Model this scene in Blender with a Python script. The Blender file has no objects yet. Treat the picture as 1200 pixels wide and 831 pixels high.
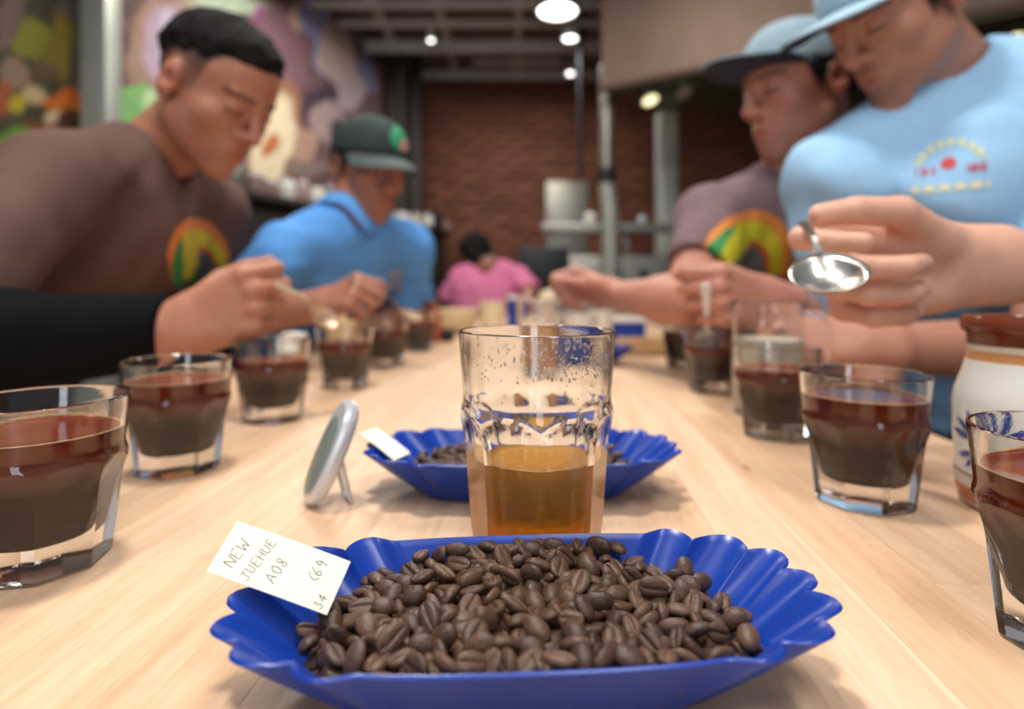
import bpy, bmesh, math, random
import numpy as np
from mathutils import Vector, Matrix
from mathutils.bvhtree import BVHTree

R = math.radians
PI = math.pi
rng = np.random.default_rng(7)
random.seed(7)
S = bpy.context.scene
COL = S.collection
TZ = 0.90            # table top height above the floor
H = 0.150            # camera height above the table top
HZ = 334.0           # horizon row in the photograph
FPX = 700.0          # focal length in pixels (1200 px wide frame)

# ------------------------------------------------------------------ camera
cam_d = bpy.data.cameras.new('camera')
cam = bpy.data.objects.new('camera', cam_d)
COL.objects.link(cam)
cam.location = (0, 0, TZ + H)
cam.rotation_euler = (R(90), 0, 0)
cam_d.sensor_width = 36.0
cam_d.lens = FPX / 1200 * 36.0
cam_d.shift_y = -(415.5 - HZ) / 1200
cam_d.clip_start = 0.01
cam_d.dof.use_dof = True
cam_d.dof.focus_distance = 0.265
cam_d.dof.aperture_fstop = 3.9
cam_d.dof.aperture_blades = 9
S.camera = cam

# ------------------------------------------------------------------ world, lights, exposure
W = bpy.data.worlds.new('room_ambient')
S.world = W
W.use_nodes = True
W.node_tree.nodes['Background'].inputs[0].default_value = (0.80, 0.87, 1.0, 1)
W.node_tree.nodes['Background'].inputs[1].default_value = 0.36
S.view_settings.view_transform = 'Standard'
S.view_settings.look = 'None'
S.view_settings.gamma = 1
S.view_settings.use_curve_mapping = False
S.view_settings.exposure = -0.22
S.cycles.max_bounces = 14
S.cycles.transmission_bounces = 12
S.cycles.transparent_max_bounces = 12
S.cycles.glossy_bounces = 6
S.cycles.use_denoising = True
S.cycles.sample_clamp_indirect = 6.0


def area(name, loc, sx, sy, power, col, rot=(0, 0, 0)):
    d = bpy.data.lights.new(name, 'AREA')
    d.shape = 'RECTANGLE'
    d.size = sx
    d.size_y = sy
    d.energy = power
    d.color = col
    o = bpy.data.objects.new(name, d)
    o.location = (loc[0], loc[1], loc[2] + TZ)
    o.rotation_euler = rot
    COL.objects.link(o)
    return o


# ceiling fixtures above and behind the photographer, and one over the far end
area('ceiling_lamp', (-0.30, 0.50, 2.1), 0.22, 0.22, 36, (1.0, 0.96, 0.90))
area('ceiling_lamp', (0.55, -0.5, 2.1), 0.3, 1.2, 26, (1.0, 0.97, 0.94))
area('ceiling_lamp', (-0.9, -0.9, 2.1), 0.3, 1.2, 18, (1.0, 0.97, 0.94))
area('ceiling_lamp', (0.0, 2.0, 2.1), 0.5, 0.9, 34, (1.0, 0.94, 0.86))
area('ceiling_lamp', (0.1, 4.7, 2.05), 0.5, 0.3, 26, (0.97, 0.97, 1.0))
area('ceiling_lamp', (-1.0, 3.4, 2.1), 0.4, 0.8, 26, (1.0, 0.95, 0.88))
area('window_daylight', (0.1, -2.3, 0.75), 0.5, 1.5, 18, (0.86, 0.93, 1.0), (R(90), 0, 0))


# ------------------------------------------------------------------ small helpers
def U(px, py, Y):
    """photograph pixel + depth -> point (z measured from the table top)"""
    return np.array([(px - 600) / FPX * Y, Y, H - (py - HZ) / FPX * Y])


def srgb(r, g, b):
    def f(c):
        c = c / 255
        return c / 12.92 if c <= 0.04045 else ((c + 0.055) / 1.055) ** 2.4
    return (f(r), f(g), f(b))


def unit(v):
    v = np.asarray(v, float)
    return v / np.linalg.norm(v)


def new_mat(name):
    m = bpy.data.materials.new(name)
    m.use_nodes = True
    nt = m.node_tree
    b = nt.nodes['Principled BSDF']
    return m, nt, b


def mat(name, col, rough=0.5, metal=0.0, var=0.12, scale=30.0, bump=0.0, bscale=None, spec=0.5,
        trans=0.0, ior=1.45, sss=0.0, attr=None, detail=3.0, coat=0.0, stretch=None):
    """principled material with a noise-driven colour variation and bump"""
    m, nt, b = new_mat(name)
    N, L = nt.nodes, nt.links
    tc = N.new('ShaderNodeTexCoord')
    src = tc.outputs['Object']
    if stretch:
        mp = N.new('ShaderNodeMapping')
        mp.inputs['Scale'].default_value = stretch
        L.new(src, mp.inputs[0])
        src = mp.outputs[0]
    nz = N.new('ShaderNodeTexNoise')
    nz.inputs['Scale'].default_value = scale
    nz.inputs['Detail'].default_value = detail
    L.new(src, nz.inputs['Vector'])
    rp = N.new('ShaderNodeMapRange')
    rp.inputs[1].default_value = 0.3
    rp.inputs[2].default_value = 0.7
    rp.inputs[3].default_value = 1 - var
    rp.inputs[4].default_value = 1 + var
    L.new(nz.outputs[0], rp.inputs[0])
    mx = N.new('ShaderNodeMix')
    mx.data_type = 'RGBA'
    mx.blend_type = 'MULTIPLY'
    mx.inputs[0].default_value = 1.0
    if attr:
        a = N.new('ShaderNodeVertexColor')
        a.layer_name = attr
        L.new(a.outputs[0], mx.inputs[6])
    else:
        mx.inputs[6].default_value = (*col, 1)
    L.new(rp.outputs[0], mx.inputs[7])
    L.new(mx.outputs[2], b.inputs['Base Color'])
    b.inputs['Roughness'].default_value = rough
    b.inputs['Metallic'].default_value = metal
    b.inputs['Specular IOR Level'].default_value = spec
    b.inputs['Transmission Weight'].default_value = trans
    b.inputs['IOR'].default_value = ior
    b.inputs['Coat Weight'].default_value = coat
    if sss:
        b.inputs['Subsurface Weight'].default_value = sss
        b.inputs['Subsurface Radius'].default_value = (0.012, 0.005, 0.003)
        b.inputs['Subsurface Scale'].default_value = 0.6
    if bump:
        n2 = N.new('ShaderNodeTexNoise')
        n2.inputs['Scale'].default_value = bscale or scale * 4
        n2.inputs['Detail'].default_value = 4
        L.new(src, n2.inputs['Vector'])
        bp = N.new('ShaderNodeBump')
        bp.inputs['Strength'].default_value = bump
        bp.inputs['Distance'].default_value = 0.002
        L.new(n2.outputs[0], bp.inputs['Height'])
        L.new(bp.outputs[0], b.inputs['Normal'])
    return m


def mesh_from(name, V, F, smooth=True):
    me = bpy.data.meshes.new(name)
    if isinstance(F, np.ndarray):
        n = len(F)
        k = F.shape[1]
        me.vertices.add(len(V))
        me.vertices.foreach_set('co', np.asarray(V, np.float32).ravel())
        me.loops.add(n * k)
        me.loops.foreach_set('vertex_index', F.astype(np.int32).ravel())
        me.polygons.add(n)
        me.polygons.foreach_set('loop_start', np.arange(0, n * k, k, dtype=np.int32))
        me.polygons.foreach_set('loop_total', np.full(n, k, np.int32))
        me.update(calc_edges=True)
    else:
        me.from_pydata([tuple(map(float, v)) for v in V], [], F)
    if smooth:
        me.polygons.foreach_set('use_smooth', np.ones(len(me.polygons), bool))
    me.validate()
    return me


def tag(o, label, cat, group=None, kind=None):
    if label:
        o['label'] = label
    if cat:
        o['category'] = cat
    if group:
        o['group'] = group
    if kind:
        o['kind'] = kind
    return o


def link(name, me, m, parent=None, loc=(0, 0, 0)):
    o = bpy.data.objects.new(name, me)
    if m is not None and me is not None and not me.materials:
        me.materials.append(m)
    o.location = loc
    COL.objects.link(o)
    if parent is not None:
        o.parent = parent
    return o


def thing(name, label, cat, loc=(0, 0, 0), rz=0.0, group=None):
    o = bpy.data.objects.new(name, None)
    o.empty_display_size = 0.05
    o.location = loc
    o.rotation_euler = (0, 0, rz)
    COL.objects.link(o)
    return tag(o, label, cat, group)


def copy_tree(o, label=None, loc=None, rz=None):
    c = o.copy()
    COL.objects.link(c)
    for ch in list(o.children):
        d = ch.copy()
        COL.objects.link(d)
        d.parent = c
        for g in list(ch.children):
            e = g.copy()
            COL.objects.link(e)
            e.parent = d
    if label:
        c['label'] = label
    if loc is not None:
        c.location = loc
    if rz is not None:
        c.rotation_euler = (0, 0, rz)
    return c


class MB:
    """collects simple shapes into one mesh"""
    def __init__(s):
        s.v = []
        s.f = []

    def add(s, V, F):
        o = len(s.v)
        s.v += [tuple(map(float, v)) for v in V]
        s.f += [tuple(i + o for i in f) for f in F]
        return s

    def box(s, c, d, rot=None, bev=0.0):
        hx, hy, hz = d[0] / 2, d[1] / 2, d[2] / 2
        b = min(bev, hx * .9, hy * .9, hz * .9)
        if b <= 0:
            V = [(x, y, z) for x in (-hx, hx) for y in (-hy, hy) for z in (-hz, hz)]
            F = [(0, 1, 3, 2), (4, 6, 7, 5), (0, 4, 5, 1), (2, 3, 7, 6), (0, 2, 6, 4), (1, 5, 7, 3)]
        else:
            bm = bmesh.new()
            bmesh.ops.create_cube(bm, size=1)
            for v in bm.verts:
                v.co = (v.co.x * d[0], v.co.y * d[1], v.co.z * d[2])
            bmesh.ops.bevel(bm, geom=list(bm.edges), offset=b, segments=2, affect='EDGES', profile=0.6)
            bm.verts.index_update()
            V = [tuple(v.co) for v in bm.verts]
            F = [tuple(v.index for v in f.verts) for f in bm.faces]
            bm.free()
        if rot is not None:
            V = [tuple(rot @ Vector(v)) for v in V]
        s.add([(v[0] + c[0], v[1] + c[1], v[2] + c[2]) for v in V], F)
        return s

    def tube(s, pts, r, n=10, caps=True):
        pts = [np.asarray(p, float) for p in pts]
        rs = r if hasattr(r, '__len__') else [r] * len(pts)
        V, F = [], []
        up = None
        for i, p in enumerate(pts):
            t = unit(pts[min(i + 1, len(pts) - 1)] - pts[max(i - 1, 0)])
            if up is None:
                a = np.array([0, 0, 1.0]) if abs(t[2]) < .9 else np.array([1.0, 0, 0])
                up = unit(np.cross(np.cross(t, a), t))
            else:
                up = unit(up - t * np.dot(up, t))
            sd = np.cross(t, up)
            for k in range(n):
                a = 2 * PI * k / n
                V.append(p + rs[i] * (math.cos(a) * up + math.sin(a) * sd))
        for i in range(len(pts) - 1):
            for k in range(n):
                F.append((i * n + k, i * n + (k + 1) % n, (i + 1) * n + (k + 1) % n, (i + 1) * n + k))
        if caps:
            F.append(tuple(range(n - 1, -1, -1)))
            F.append(tuple((len(pts) - 1) * n + k for k in range(n)))
        s.add(V, F)
        return s

    def lathe(s, prof, n=32, c=(0, 0, 0), close=False):
        V, F = [], []
        for (r, z) in prof:
            for k in range(n):
                a = 2 * PI * k / n
                V.append((c[0] + r * math.cos(a), c[1] + r * math.sin(a), c[2] + z))
        m = len(prof)
        for i in range(m - 1 + (1 if close else 0)):
            j = (i + 1) % m
            for k in range(n):
                F.append((i * n + k, i * n + (k + 1) % n, j * n + (k + 1) % n, j * n + k))
        if not close:
            if prof[0][0] > 1e-6:
                F.append(tuple(range(n - 1, -1, -1)))
            if prof[-1][0] > 1e-6:
                F.append(tuple((m - 1) * n + k for k in range(n)))
        s.add(V, F)
        return s

    def ball(s, c, r, n=12, sq=(1, 1, 1)):
        prof = [(max(1e-7, r * math.sin(PI * i / n)), -r * math.cos(PI * i / n)) for i in range(n + 1)]
        V, F = [], []
        m = 2 * n
        for (rr, z) in prof:
            for k in range(m):
                a = 2 * PI * k / m
                V.append((c[0] + sq[0] * rr * math.cos(a), c[1] + sq[1] * rr * math.sin(a), c[2] + sq[2] * z))
        for i in range(n):
            for k in range(m):
                F.append((i * m + k, i * m + (k + 1) % m, (i + 1) * m + (k + 1) % m, (i + 1) * m + k))
        s.add(V, F)
        return s

    def build(s, name, m, parent=None, loc=(0, 0, 0), smooth=True, sharp=True):
        me = mesh_from(name, s.v, s.f, smooth)
        o = link(name, me, m, parent, loc)
        if smooth and sharp:
            me.set_sharp_from_angle(angle=R(38))
        return o


# ------------------------------------------------------------------ materials
def wood_mat():
    m, nt, b = new_mat('maple')
    N, L = nt.nodes, nt.links
    tc = N.new('ShaderNodeTexCoord')
    oi = N.new('ShaderNodeObjectInfo')
    add = N.new('ShaderNodeVectorMath')
    add.operation = 'MULTIPLY_ADD'
    add.inputs[1].default_value = (1, 1, 1)
    L.new(tc.outputs['Object'], add.inputs[0])
    rv = N.new('ShaderNodeVectorMath')
    rv.operation = 'SCALE'
    rv.inputs[0].default_value = (7.1, 3.3, 5.7)
    L.new(oi.outputs['Random'], rv.inputs['Scale'])
    L.new(rv.outputs[0], add.inputs[2])
    mp = N.new('ShaderNodeMapping')
    mp.inputs['Scale'].default_value = (1, 0.05, 1)
    L.new(add.outputs[0], mp.inputs[0])
    n1 = N.new('ShaderNodeTexNoise')
    n1.inputs['Scale'].default_value = 90
    n1.inputs['Detail'].default_value = 5
    n1.inputs['Distortion'].default_value = 0.6
    L.new(mp.outputs[0], n1.inputs['Vector'])
    mp2 = N.new('ShaderNodeMapping')
    mp2.inputs['Scale'].default_value = (1, 0.12, 1)
    L.new(add.outputs[0], mp2.inputs[0])
    n2 = N.new('ShaderNodeTexNoise')
    n2.inputs['Scale'].default_value = 520
    n2.inputs['Detail'].default_value = 2
    L.new(mp2.outputs[0], n2.inputs['Vector'])
    # occasional mineral streaks and pin knots
    mp3 = N.new('ShaderNodeMapping')
    mp3.inputs['Scale'].default_value = (1, 0.25, 1)
    L.new(add.outputs[0], mp3.inputs[0])
    n3 = N.new('ShaderNodeTexNoise')
    n3.inputs['Scale'].default_value = 55
    n3.inputs['Detail'].default_value = 2
    L.new(mp3.outputs[0], n3.inputs['Vector'])
    kr = N.new('ShaderNodeValToRGB')
    kr.color_ramp.elements[0].position = 0.735
    kr.color_ramp.elements[0].color = (1, 1, 1, 1)
    kr.color_ramp.elements[1].position = 0.80
    kr.color_ramp.elements[1].color = (0.52, 0.34, 0.2, 1)
    L.new(n3.outputs[0], kr.inputs[0])
    cr = N.new('ShaderNodeValToRGB')
    e = cr.color_ramp.elements
    e[0].position = 0.25
    e[0].color = (*srgb(218, 178, 144), 1)
    e[1].position = 0.75
    e[1].color = (*srgb(238, 209, 178), 1)
    L.new(n1.outputs[0], cr.inputs[0])
    # stave tint
    tr = N.new('ShaderNodeValToRGB')
    t = tr.color_ramp.elements
    t[0].position = 0.0
    t[0].color = (0.86, 0.80, 0.74, 1)
    t[1].position = 1.0
    t[1].color = (1.0, 1.0, 1.0, 1)
    t2 = t.new(0.5)
    t2.color = (0.98, 0.93, 0.86, 1)
    L.new(oi.outputs['Random'], tr.inputs[0])
    mx = N.new('ShaderNodeMix')
    mx.data_type = 'RGBA'
    mx.blend_type = 'MULTIPLY'
    mx.inputs[0].default_value = 1
    L.new(cr.outputs[0], mx.inputs[6])
    L.new(tr.outputs[0], mx.inputs[7])
    mr = N.new('ShaderNodeMapRange')
    mr.inputs[1].default_value = 0.3
    mr.inputs[2].default_value = 0.7
    mr.inputs[3].default_value = 0.93
    mr.inputs[4].default_value = 1.05
    L.new(n2.outputs[0], mr.inputs[0])
    mx2 = N.new('ShaderNodeMix')
    mx2.data_type = 'RGBA'
    mx2.blend_type = 'MULTIPLY'
    mx2.inputs[0].default_value = 1
    L.new(mx.outputs[2], mx2.inputs[6])
    L.new(mr.outputs[0], mx2.inputs[7])
    mx3 = N.new('ShaderNodeMix')
    mx3.data_type = 'RGBA'
    mx3.blend_type = 'MULTIPLY'
    mx3.inputs[0].default_value = 0.8
    L.new(mx2.outputs[2], mx3.inputs[6])
    L.new(kr.outputs[0], mx3.inputs[7])
    L.new(mx3.outputs[2], b.inputs['Base Color'])
    b.inputs['Roughness'].default_value = 0.36
    b.inputs['Specular IOR Level'].default_value = 0.4
    bp = N.new('ShaderNodeBump')
    bp.inputs['Strength'].default_value = 0.06
    bp.inputs['Distance'].default_value = 0.001
    L.new(n2.outputs[0], bp.inputs['Height'])
    L.new(bp.outputs[0], b.inputs['Normal'])
    return m


def glass_mat(name, tint=(1, 1, 1), rough=0.0):
    m, nt, b = new_mat(name)
    N, L = nt.nodes, nt.links
    nz = N.new('ShaderNodeTexNoise')
    nz.inputs['Scale'].default_value = 60
    bp = N.new('ShaderNodeBump')
    bp.inputs['Strength'].default_value = 0.03
    bp.inputs['Distance'].default_value = 0.0006
    L.new(nz.outputs[0], bp.inputs['Height'])
    b.inputs['Base Color'].default_value = (*tint, 1)
    b.inputs['Roughness'].default_value = rough
    b.inputs['Transmission Weight'].default_value = 1
    b.inputs['IOR'].default_value = 1.48
    L.new(bp.outputs[0], b.inputs['Normal'])
    return m


def ramp_z_mat(name, stops, rough, spec=0.5, trans=0.0, ior=1.33, nscale=60, warp=0.004):
    """colour by height above the thing's base (layers that settle or are glazed on)"""
    m, nt, b = new_mat(name)
    N, L = nt.nodes, nt.links
    tc = N.new('ShaderNodeTexCoord')
    sp = N.new('ShaderNodeSeparateXYZ')
    L.new(tc.outputs['Object'], sp.inputs[0])
    nz = N.new('ShaderNodeTexNoise')
    nz.inputs['Scale'].default_value = nscale
    L.new(tc.outputs['Object'], nz.inputs['Vector'])
    ma = N.new('ShaderNodeMath')
    ma.operation = 'MULTIPLY_ADD'
    ma.inputs[1].default_value = warp
    L.new(nz.outputs[0], ma.inputs[0])
    L.new(sp.outputs[2], ma.inputs[2])
    mr = N.new('ShaderNodeMapRange')
    zmax = stops[-1][0]
    mr.inputs[1].default_value = warp / 2
    mr.inputs[2].default_value = zmax + warp / 2
    L.new(ma.outputs[0], mr.inputs[0])
    cr = N.new('ShaderNodeValToRGB')
    e = cr.color_ramp.elements
    e[0].position = stops[0][0] / zmax
    e[0].color = (*stops[0][1], 1)
    e[1].position = 1
    e[1].color = (*stops[-1][1], 1)
    for z, c in stops[1:-1]:
        q = e.new(z / zmax)
        q.color = (*c, 1)
    L.new(mr.outputs[0], cr.inputs[0])
    L.new(cr.outputs[0], b.inputs['Base Color'])
    b.inputs['Roughness'].default_value = rough
    b.inputs['Specular IOR Level'].default_value = spec
    b.inputs['Transmission Weight'].default_value = trans
    b.inputs['IOR'].default_value = ior
    return m


M = {}
M['wood'] = wood_mat()
M['glass'] = glass_mat('clear_glass', (0.97, 0.985, 0.98))
M['blue'] = mat('blue_plastic', srgb(12, 56, 152), 0.28, var=0.05, scale=20, bump=0.02, bscale=80)
M['bean'] = mat('roasted_bean', srgb(88, 64, 50), 0.33, var=0.35, scale=160, bump=0.25, bscale=900, spec=0.4)
def per_object_tone(m, lo, hi):
    nt = m.node_tree
    b = nt.nodes['Principled BSDF']
    src = b.inputs['Base Color'].links[0].from_socket
    oi = nt.nodes.new('ShaderNodeObjectInfo')
    mr = nt.nodes.new('ShaderNodeMapRange')
    mr.inputs[3].default_value = lo
    mr.inputs[4].default_value = hi
    nt.links.new(oi.outputs['Random'], mr.inputs[0])
    mx = nt.nodes.new('ShaderNodeMix')
    mx.data_type = 'RGBA'
    mx.blend_type = 'MULTIPLY'
    mx.inputs[0].default_value = 1
    nt.links.new(src, mx.inputs[6])
    nt.links.new(mr.outputs[0], mx.inputs[7])
    nt.links.new(mx.outputs[2], b.inputs['Base Color'])


per_object_tone(M['bean'], .62, 1.25)
M['chaff'] = mat('bean_chaff', srgb(142, 106, 74), 0.7, var=0.3, scale=400)
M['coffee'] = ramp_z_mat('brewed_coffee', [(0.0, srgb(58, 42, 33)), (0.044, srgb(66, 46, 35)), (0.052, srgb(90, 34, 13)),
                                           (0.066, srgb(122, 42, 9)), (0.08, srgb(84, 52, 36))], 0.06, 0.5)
M['crema'] = mat('coffee_rim', srgb(196, 150, 104), 0.4, var=0.25, scale=300)
M['tea'] = ramp_z_mat('amber_brew', [(0.0, srgb(240, 146, 20)), (0.03, srgb(246, 158, 40)), (0.05, srgb(250, 184, 90)), (0.12, srgb(250, 188, 100))], 0.02, 0.5, trans=0.58)
M['card'] = mat('cream_card', srgb(250, 247, 222), 0.75, var=0.02, scale=60, bump=0.03, bscale=900)
M['ink'] = mat('pencil_ink', srgb(84, 84, 88), 0.7, var=0.25, scale=700)
M['silver'] = mat('silver_plastic', srgb(205, 208, 212), 0.32, 0.35, var=0.04, scale=50)
M['lcd'] = mat('grey_screen', srgb(118, 130, 124), 0.25, var=0.06, scale=90)
M['steel'] = mat('spoon_steel', srgb(205, 200, 192), 0.26, 1.0, var=0.05, scale=90)
M['bright'] = mat('steel_painted_glint', srgb(236, 236, 240), .3, .25, var=.03, scale=90)  # near-white base colour paints in the blown-out reflection on the dipped spoon
M['warm'] = mat('steel_painted_reflection', srgb(206, 176, 148), .35, .35, var=.08, scale=90)  # steel with the tan reflection of skin put into its base colour
M['stainless'] = mat('brushed_stainless', srgb(150, 148, 138), 0.38, 0.85, var=0.10, scale=12, stretch=(1, 1, 12))
M['hood'] = mat('hood_panel', srgb(122, 102, 90), 0.5, 0.6, var=0.08, scale=6)
M['hood_under'] = mat('hood_filter', srgb(92, 92, 66), 0.35, 0.6, var=0.12, scale=8)
M['pipe'] = mat('painted_pipe', srgb(176, 180, 168), 0.4, 0.4, var=0.06, scale=8)
M['black'] = mat('black_plastic', srgb(24, 23, 24), 0.4, var=0.2, scale=40)
M['darkwood'] = mat('dark_shelf_wood', srgb(48, 40, 34), 0.5, var=0.2, scale=10, stretch=(1, .1, 1))
M['brick'] = mat('red_brick', srgb(132, 82, 62), 0.85, var=0.25, scale=9, bump=0.3, bscale=120)
per_object_tone(M['brick'], .75, 1.2)
M['mortar'] = mat('mortar', srgb(104, 78, 66), 0.9, var=0.15, scale=20, bump=0.3, bscale=150)
M['ceiling'] = mat('dark_ceiling', srgb(140, 124, 112), 0.9, var=0.15, scale=4)
M['beam'] = mat('ceiling_beam_paint', srgb(214, 208, 198), 0.55, 0.2, var=0.08, scale=6)
M['floor'] = mat('floor_tile', srgb(96, 80, 68), 0.5, var=0.15, scale=5)
M['plaster'] = mat('dark_plaster', srgb(92, 78, 68), 0.8, var=0.12, scale=3)
M['white'] = mat('white_ceramic', srgb(230, 226, 216), 0.3, var=0.04, scale=30)
M['cream'] = mat('cream_glaze', srgb(226, 206, 168), 0.35, var=0.06, scale=30)
M['tan'] = mat('pale_wood', srgb(214, 178, 132), 0.5, var=0.1, scale=30, stretch=(1, .1, 1))
M['terracotta'] = mat('terracotta', srgb(158, 84, 58), 0.6, var=0.1, scale=30)
M['plastic'] = glass_mat('clear_plastic', (0.95, 0.96, 1.0), 0.08)
M['jar_green'] = mat('jar_glass_green', srgb(92, 98, 84), 0.12, var=0.2, scale=12, coat=0.5)
M['jar_pink'] = mat('jar_contents', srgb(150, 124, 116), 0.15, var=0.25, scale=30, coat=0.5)


def emis(name, col, s):
    m, nt, b = new_mat(name)
    N, L = nt.nodes, nt.links
    nz = N.new('ShaderNodeTexNoise')
    nz.inputs['Scale'].default_value = 3
    mr = N.new('ShaderNodeMapRange')
    mr.inputs[3].default_value = s * .95
    mr.inputs[4].default_value = s * 1.05
    L.new(nz.outputs[0], mr.inputs[0])
    b.inputs['Base Color'].default_value = (.8, .8, .8, 1)
    b.inputs['Emission Color'].default_value = (*col, 1)
    L.new(mr.outputs[0], b.inputs['Emission Strength'])
    return m


M['lamp'] = emis('lamp_glow', (1, 1, 1), 9.0)
M['warmlamp'] = emis('hood_lamp_glow', (1, .9, .5), 2.2)


def vcol_mat(name, rough=0.6, sss=0.0, var=0.05, scale=60, bump=0.0, bscale=None):
    return mat(name, (1, 1, 1), rough, var=var, scale=scale, attr='tint', sss=sss, bump=bump, bscale=bscale)


M['mural'] = vcol_mat('mural_paint', 0.7, var=0.12, scale=14)
M['print'] = vcol_mat('shirt_print_ink', 0.75, var=0.06, scale=300)
M['skin'] = vcol_mat('skin', 0.48, sss=0.12, var=0.06, scale=120, bump=0.06, bscale=700)


def set_tint(me, cols):
    a = me.color_attributes.new('tint', 'FLOAT_COLOR', 'POINT')
    c = np.ones((len(cols), 4), np.float32)
    c[:, :3] = cols
    a.data.foreach_set('color', c.ravel())


# ================================================================== SETTING
def structure(o):
    o['kind'] = 'structure'
    return o


structure(MB().box((0.2, 1.7, -TZ - 0.05), (7.0, 9.4, 0.1)).build('floor', M['floor'], loc=(0, 0, TZ)))
structure(MB().box((0.2, 3.9, 2.36), (7.0, 5.2, 0.1)).build('ceiling', M['ceiling'], loc=(0, 0, TZ)))

# --- brick wall at the back
BY = 6.05
wb = structure(MB().box((0.6, BY + 0.06, 0.72), (5.4, 0.1, 3.26)).build('wall_back', M['mortar'], loc=(0, 0, TZ)))
bw, bh, gp = 0.215, 0.068, 0.011
brick_me = []
for q in range(4):
    b_ = MB().box((0, 0, 0), (bw, 0.05, bh), bev=0.004)
    b_.v = [(x + rng.normal(0, .0012), y + rng.normal(0, .0012), z + rng.normal(0, .0012)) for x, y, z in b_.v]
    me = mesh_from('brick', b_.v, b_.f, False)
    me.materials.append(M['brick'])
    brick_me.append(me)
cells = []
rows = int(3.2 / (bh + gp))
for r_ in range(rows):
    z = -TZ + 0.02 + (r_ + .5) * (bh + gp)
    for c_ in range(-9, 15):
        x = c_ * (bw + gp) + (0.113 if r_ % 2 else 0)
        px, py = 600 + x / BY * FPX, HZ - (z - H) / BY * FPX
        seen = (505 < px < 700 and 100 < py < 300) or (715 < px < 870 and 135 < py < 270)
        if -1.1 < x < 3.2:
            cells.append((0 if seen else 1, abs(px - 640) + abs(py - 190), x, z))
cells.sort()
rest = MB()
for i, (s_, _, x, z) in enumerate(cells):
    y = BY - 0.002 - rng.uniform(0, .006)
    if i < 290:
        o = link('brick', brick_me[i % 4], None, wb, (x, y, z))
    else:
        rest.box((x, y, z), (bw, 0.05, bh), bev=0.0)
o = rest.build('brickwork', M['brick'], wb, smooth=False)
o['kind'] = 'stuff'

# --- the painted wall on the left, running away at an angle
WA = np.array([-2.2 - 1.25 * .5, 2.333 - 3.5 * .5])
WB = np.array([-0.93, 5.9])
WD = unit(WB - WA)
WN = np.array([WD[1], -WD[0]])
WL = np.linalg.norm(WB - WA)
wang = math.atan2(WD[1], WD[0])
rotw = Matrix.Rotation(wang, 3, 'Z')
mid = (WA + WB) / 2
structure(MB().box((*(mid - WN * .06), 0.72), (WL, 0.1, 3.26), rot=rotw).build('wall_left', M['plaster'], loc=(0, 0, TZ)))
structure(MB().box((3.3, 3.1, 0.72), (0.1, 6.2, 3.26)).build('wall_right', M['plaster'], loc=(0, 0, TZ)))


def mural(name, label, px0, px1, z0, z1, base, blobs, seed):
    """flat painted panel on the left wall; blobs are painted fruit and leaves"""
    def s_of(px):
        k = (px - 600) / FPX
        return (k * WA[1] - WA[0]) / (WD[0] - k * WD[1])
    s0, s1 = s_of(px0), s_of(px1)
    ns, nz = 170, 130
    ss, zz = np.meshgrid(np.linspace(s0, s1, ns), np.linspace(z0, z1, nz), indexing='ij')
    X = WA[0] + WD[0] * ss
    Y = WA[1] + WD[1] * ss
    px = 600 + X / Y * FPX
    py = HZ - (zz - H) / Y * FPX
    g = np.random.default_rng(seed)
    ph = g.uniform(0, 6, 8)
    wx = 3.0 * np.sin(py * .11 + ph[0]) + 2.0 * np.sin(px * .17 + py * .05 + ph[1])
    wy = 3.0 * np.sin(px * .12 + ph[2]) + 2.0 * np.sin(py * .16 - px * .07 + ph[3])
    c = np.ones((ns, nz, 3)) * np.array(srgb(*base))
    mott = .5 + .25 * np.sin(px * .21 + ph[4] + wy) + .25 * np.sin(py * .19 + ph[5] + wx)
    c *= (0.75 + .5 * mott)[..., None]
    for (bx, by, rx, ry, ang, colr) in blobs:
        ca, sa = math.cos(R(ang)), math.sin(R(ang))
        dx, dy = px + wx - bx, py + wy - by
        e = np.sqrt(((dx * ca + dy * sa) / rx) ** 2 + ((-dx * sa + dy * ca) / ry) ** 2)
        a = np.clip((1.12 - e) / .24, 0, 1)[..., None]
        c = c * (1 - a) + a * np.array(srgb(*colr))
    off = WN * 0.012
    V = np.stack([X + off[0], Y + off[1], zz], -1).reshape(-1, 3)
    idx = np.arange(ns * nz).reshape(ns, nz)
    F = np.stack([idx[:-1, :-1], idx[1:, :-1], idx[1:, 1:], idx[:-1, 1:]], -1).reshape(-1, 4)
    # flat back so the panel has a thickness
    nV = len(V)
    ring = np.concatenate([idx[:, 0], idx[-1, 1:], idx[-2::-1, -1], idx[0, -2:0:-1]])
    B = V[ring] - np.array([WN[0], WN[1], 0]) * 0.018
    k = len(ring)
    Fb = np.stack([ring, nV + np.arange(k), nV + (np.arange(k) + 1) % k, np.roll(ring, -1)], -1)
    VV = np.concatenate([V, B])
    cc = np.concatenate([c.reshape(-1, 3), c.reshape(-1, 3)[ring]])
    me = mesh_from(name, VV, np.concatenate([F, Fb]), False)
    set_tint(me, cc)
    o = link(name, me, M['mural'], None, (0, 0, TZ))
    return tag(o, label, 'mural')


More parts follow.
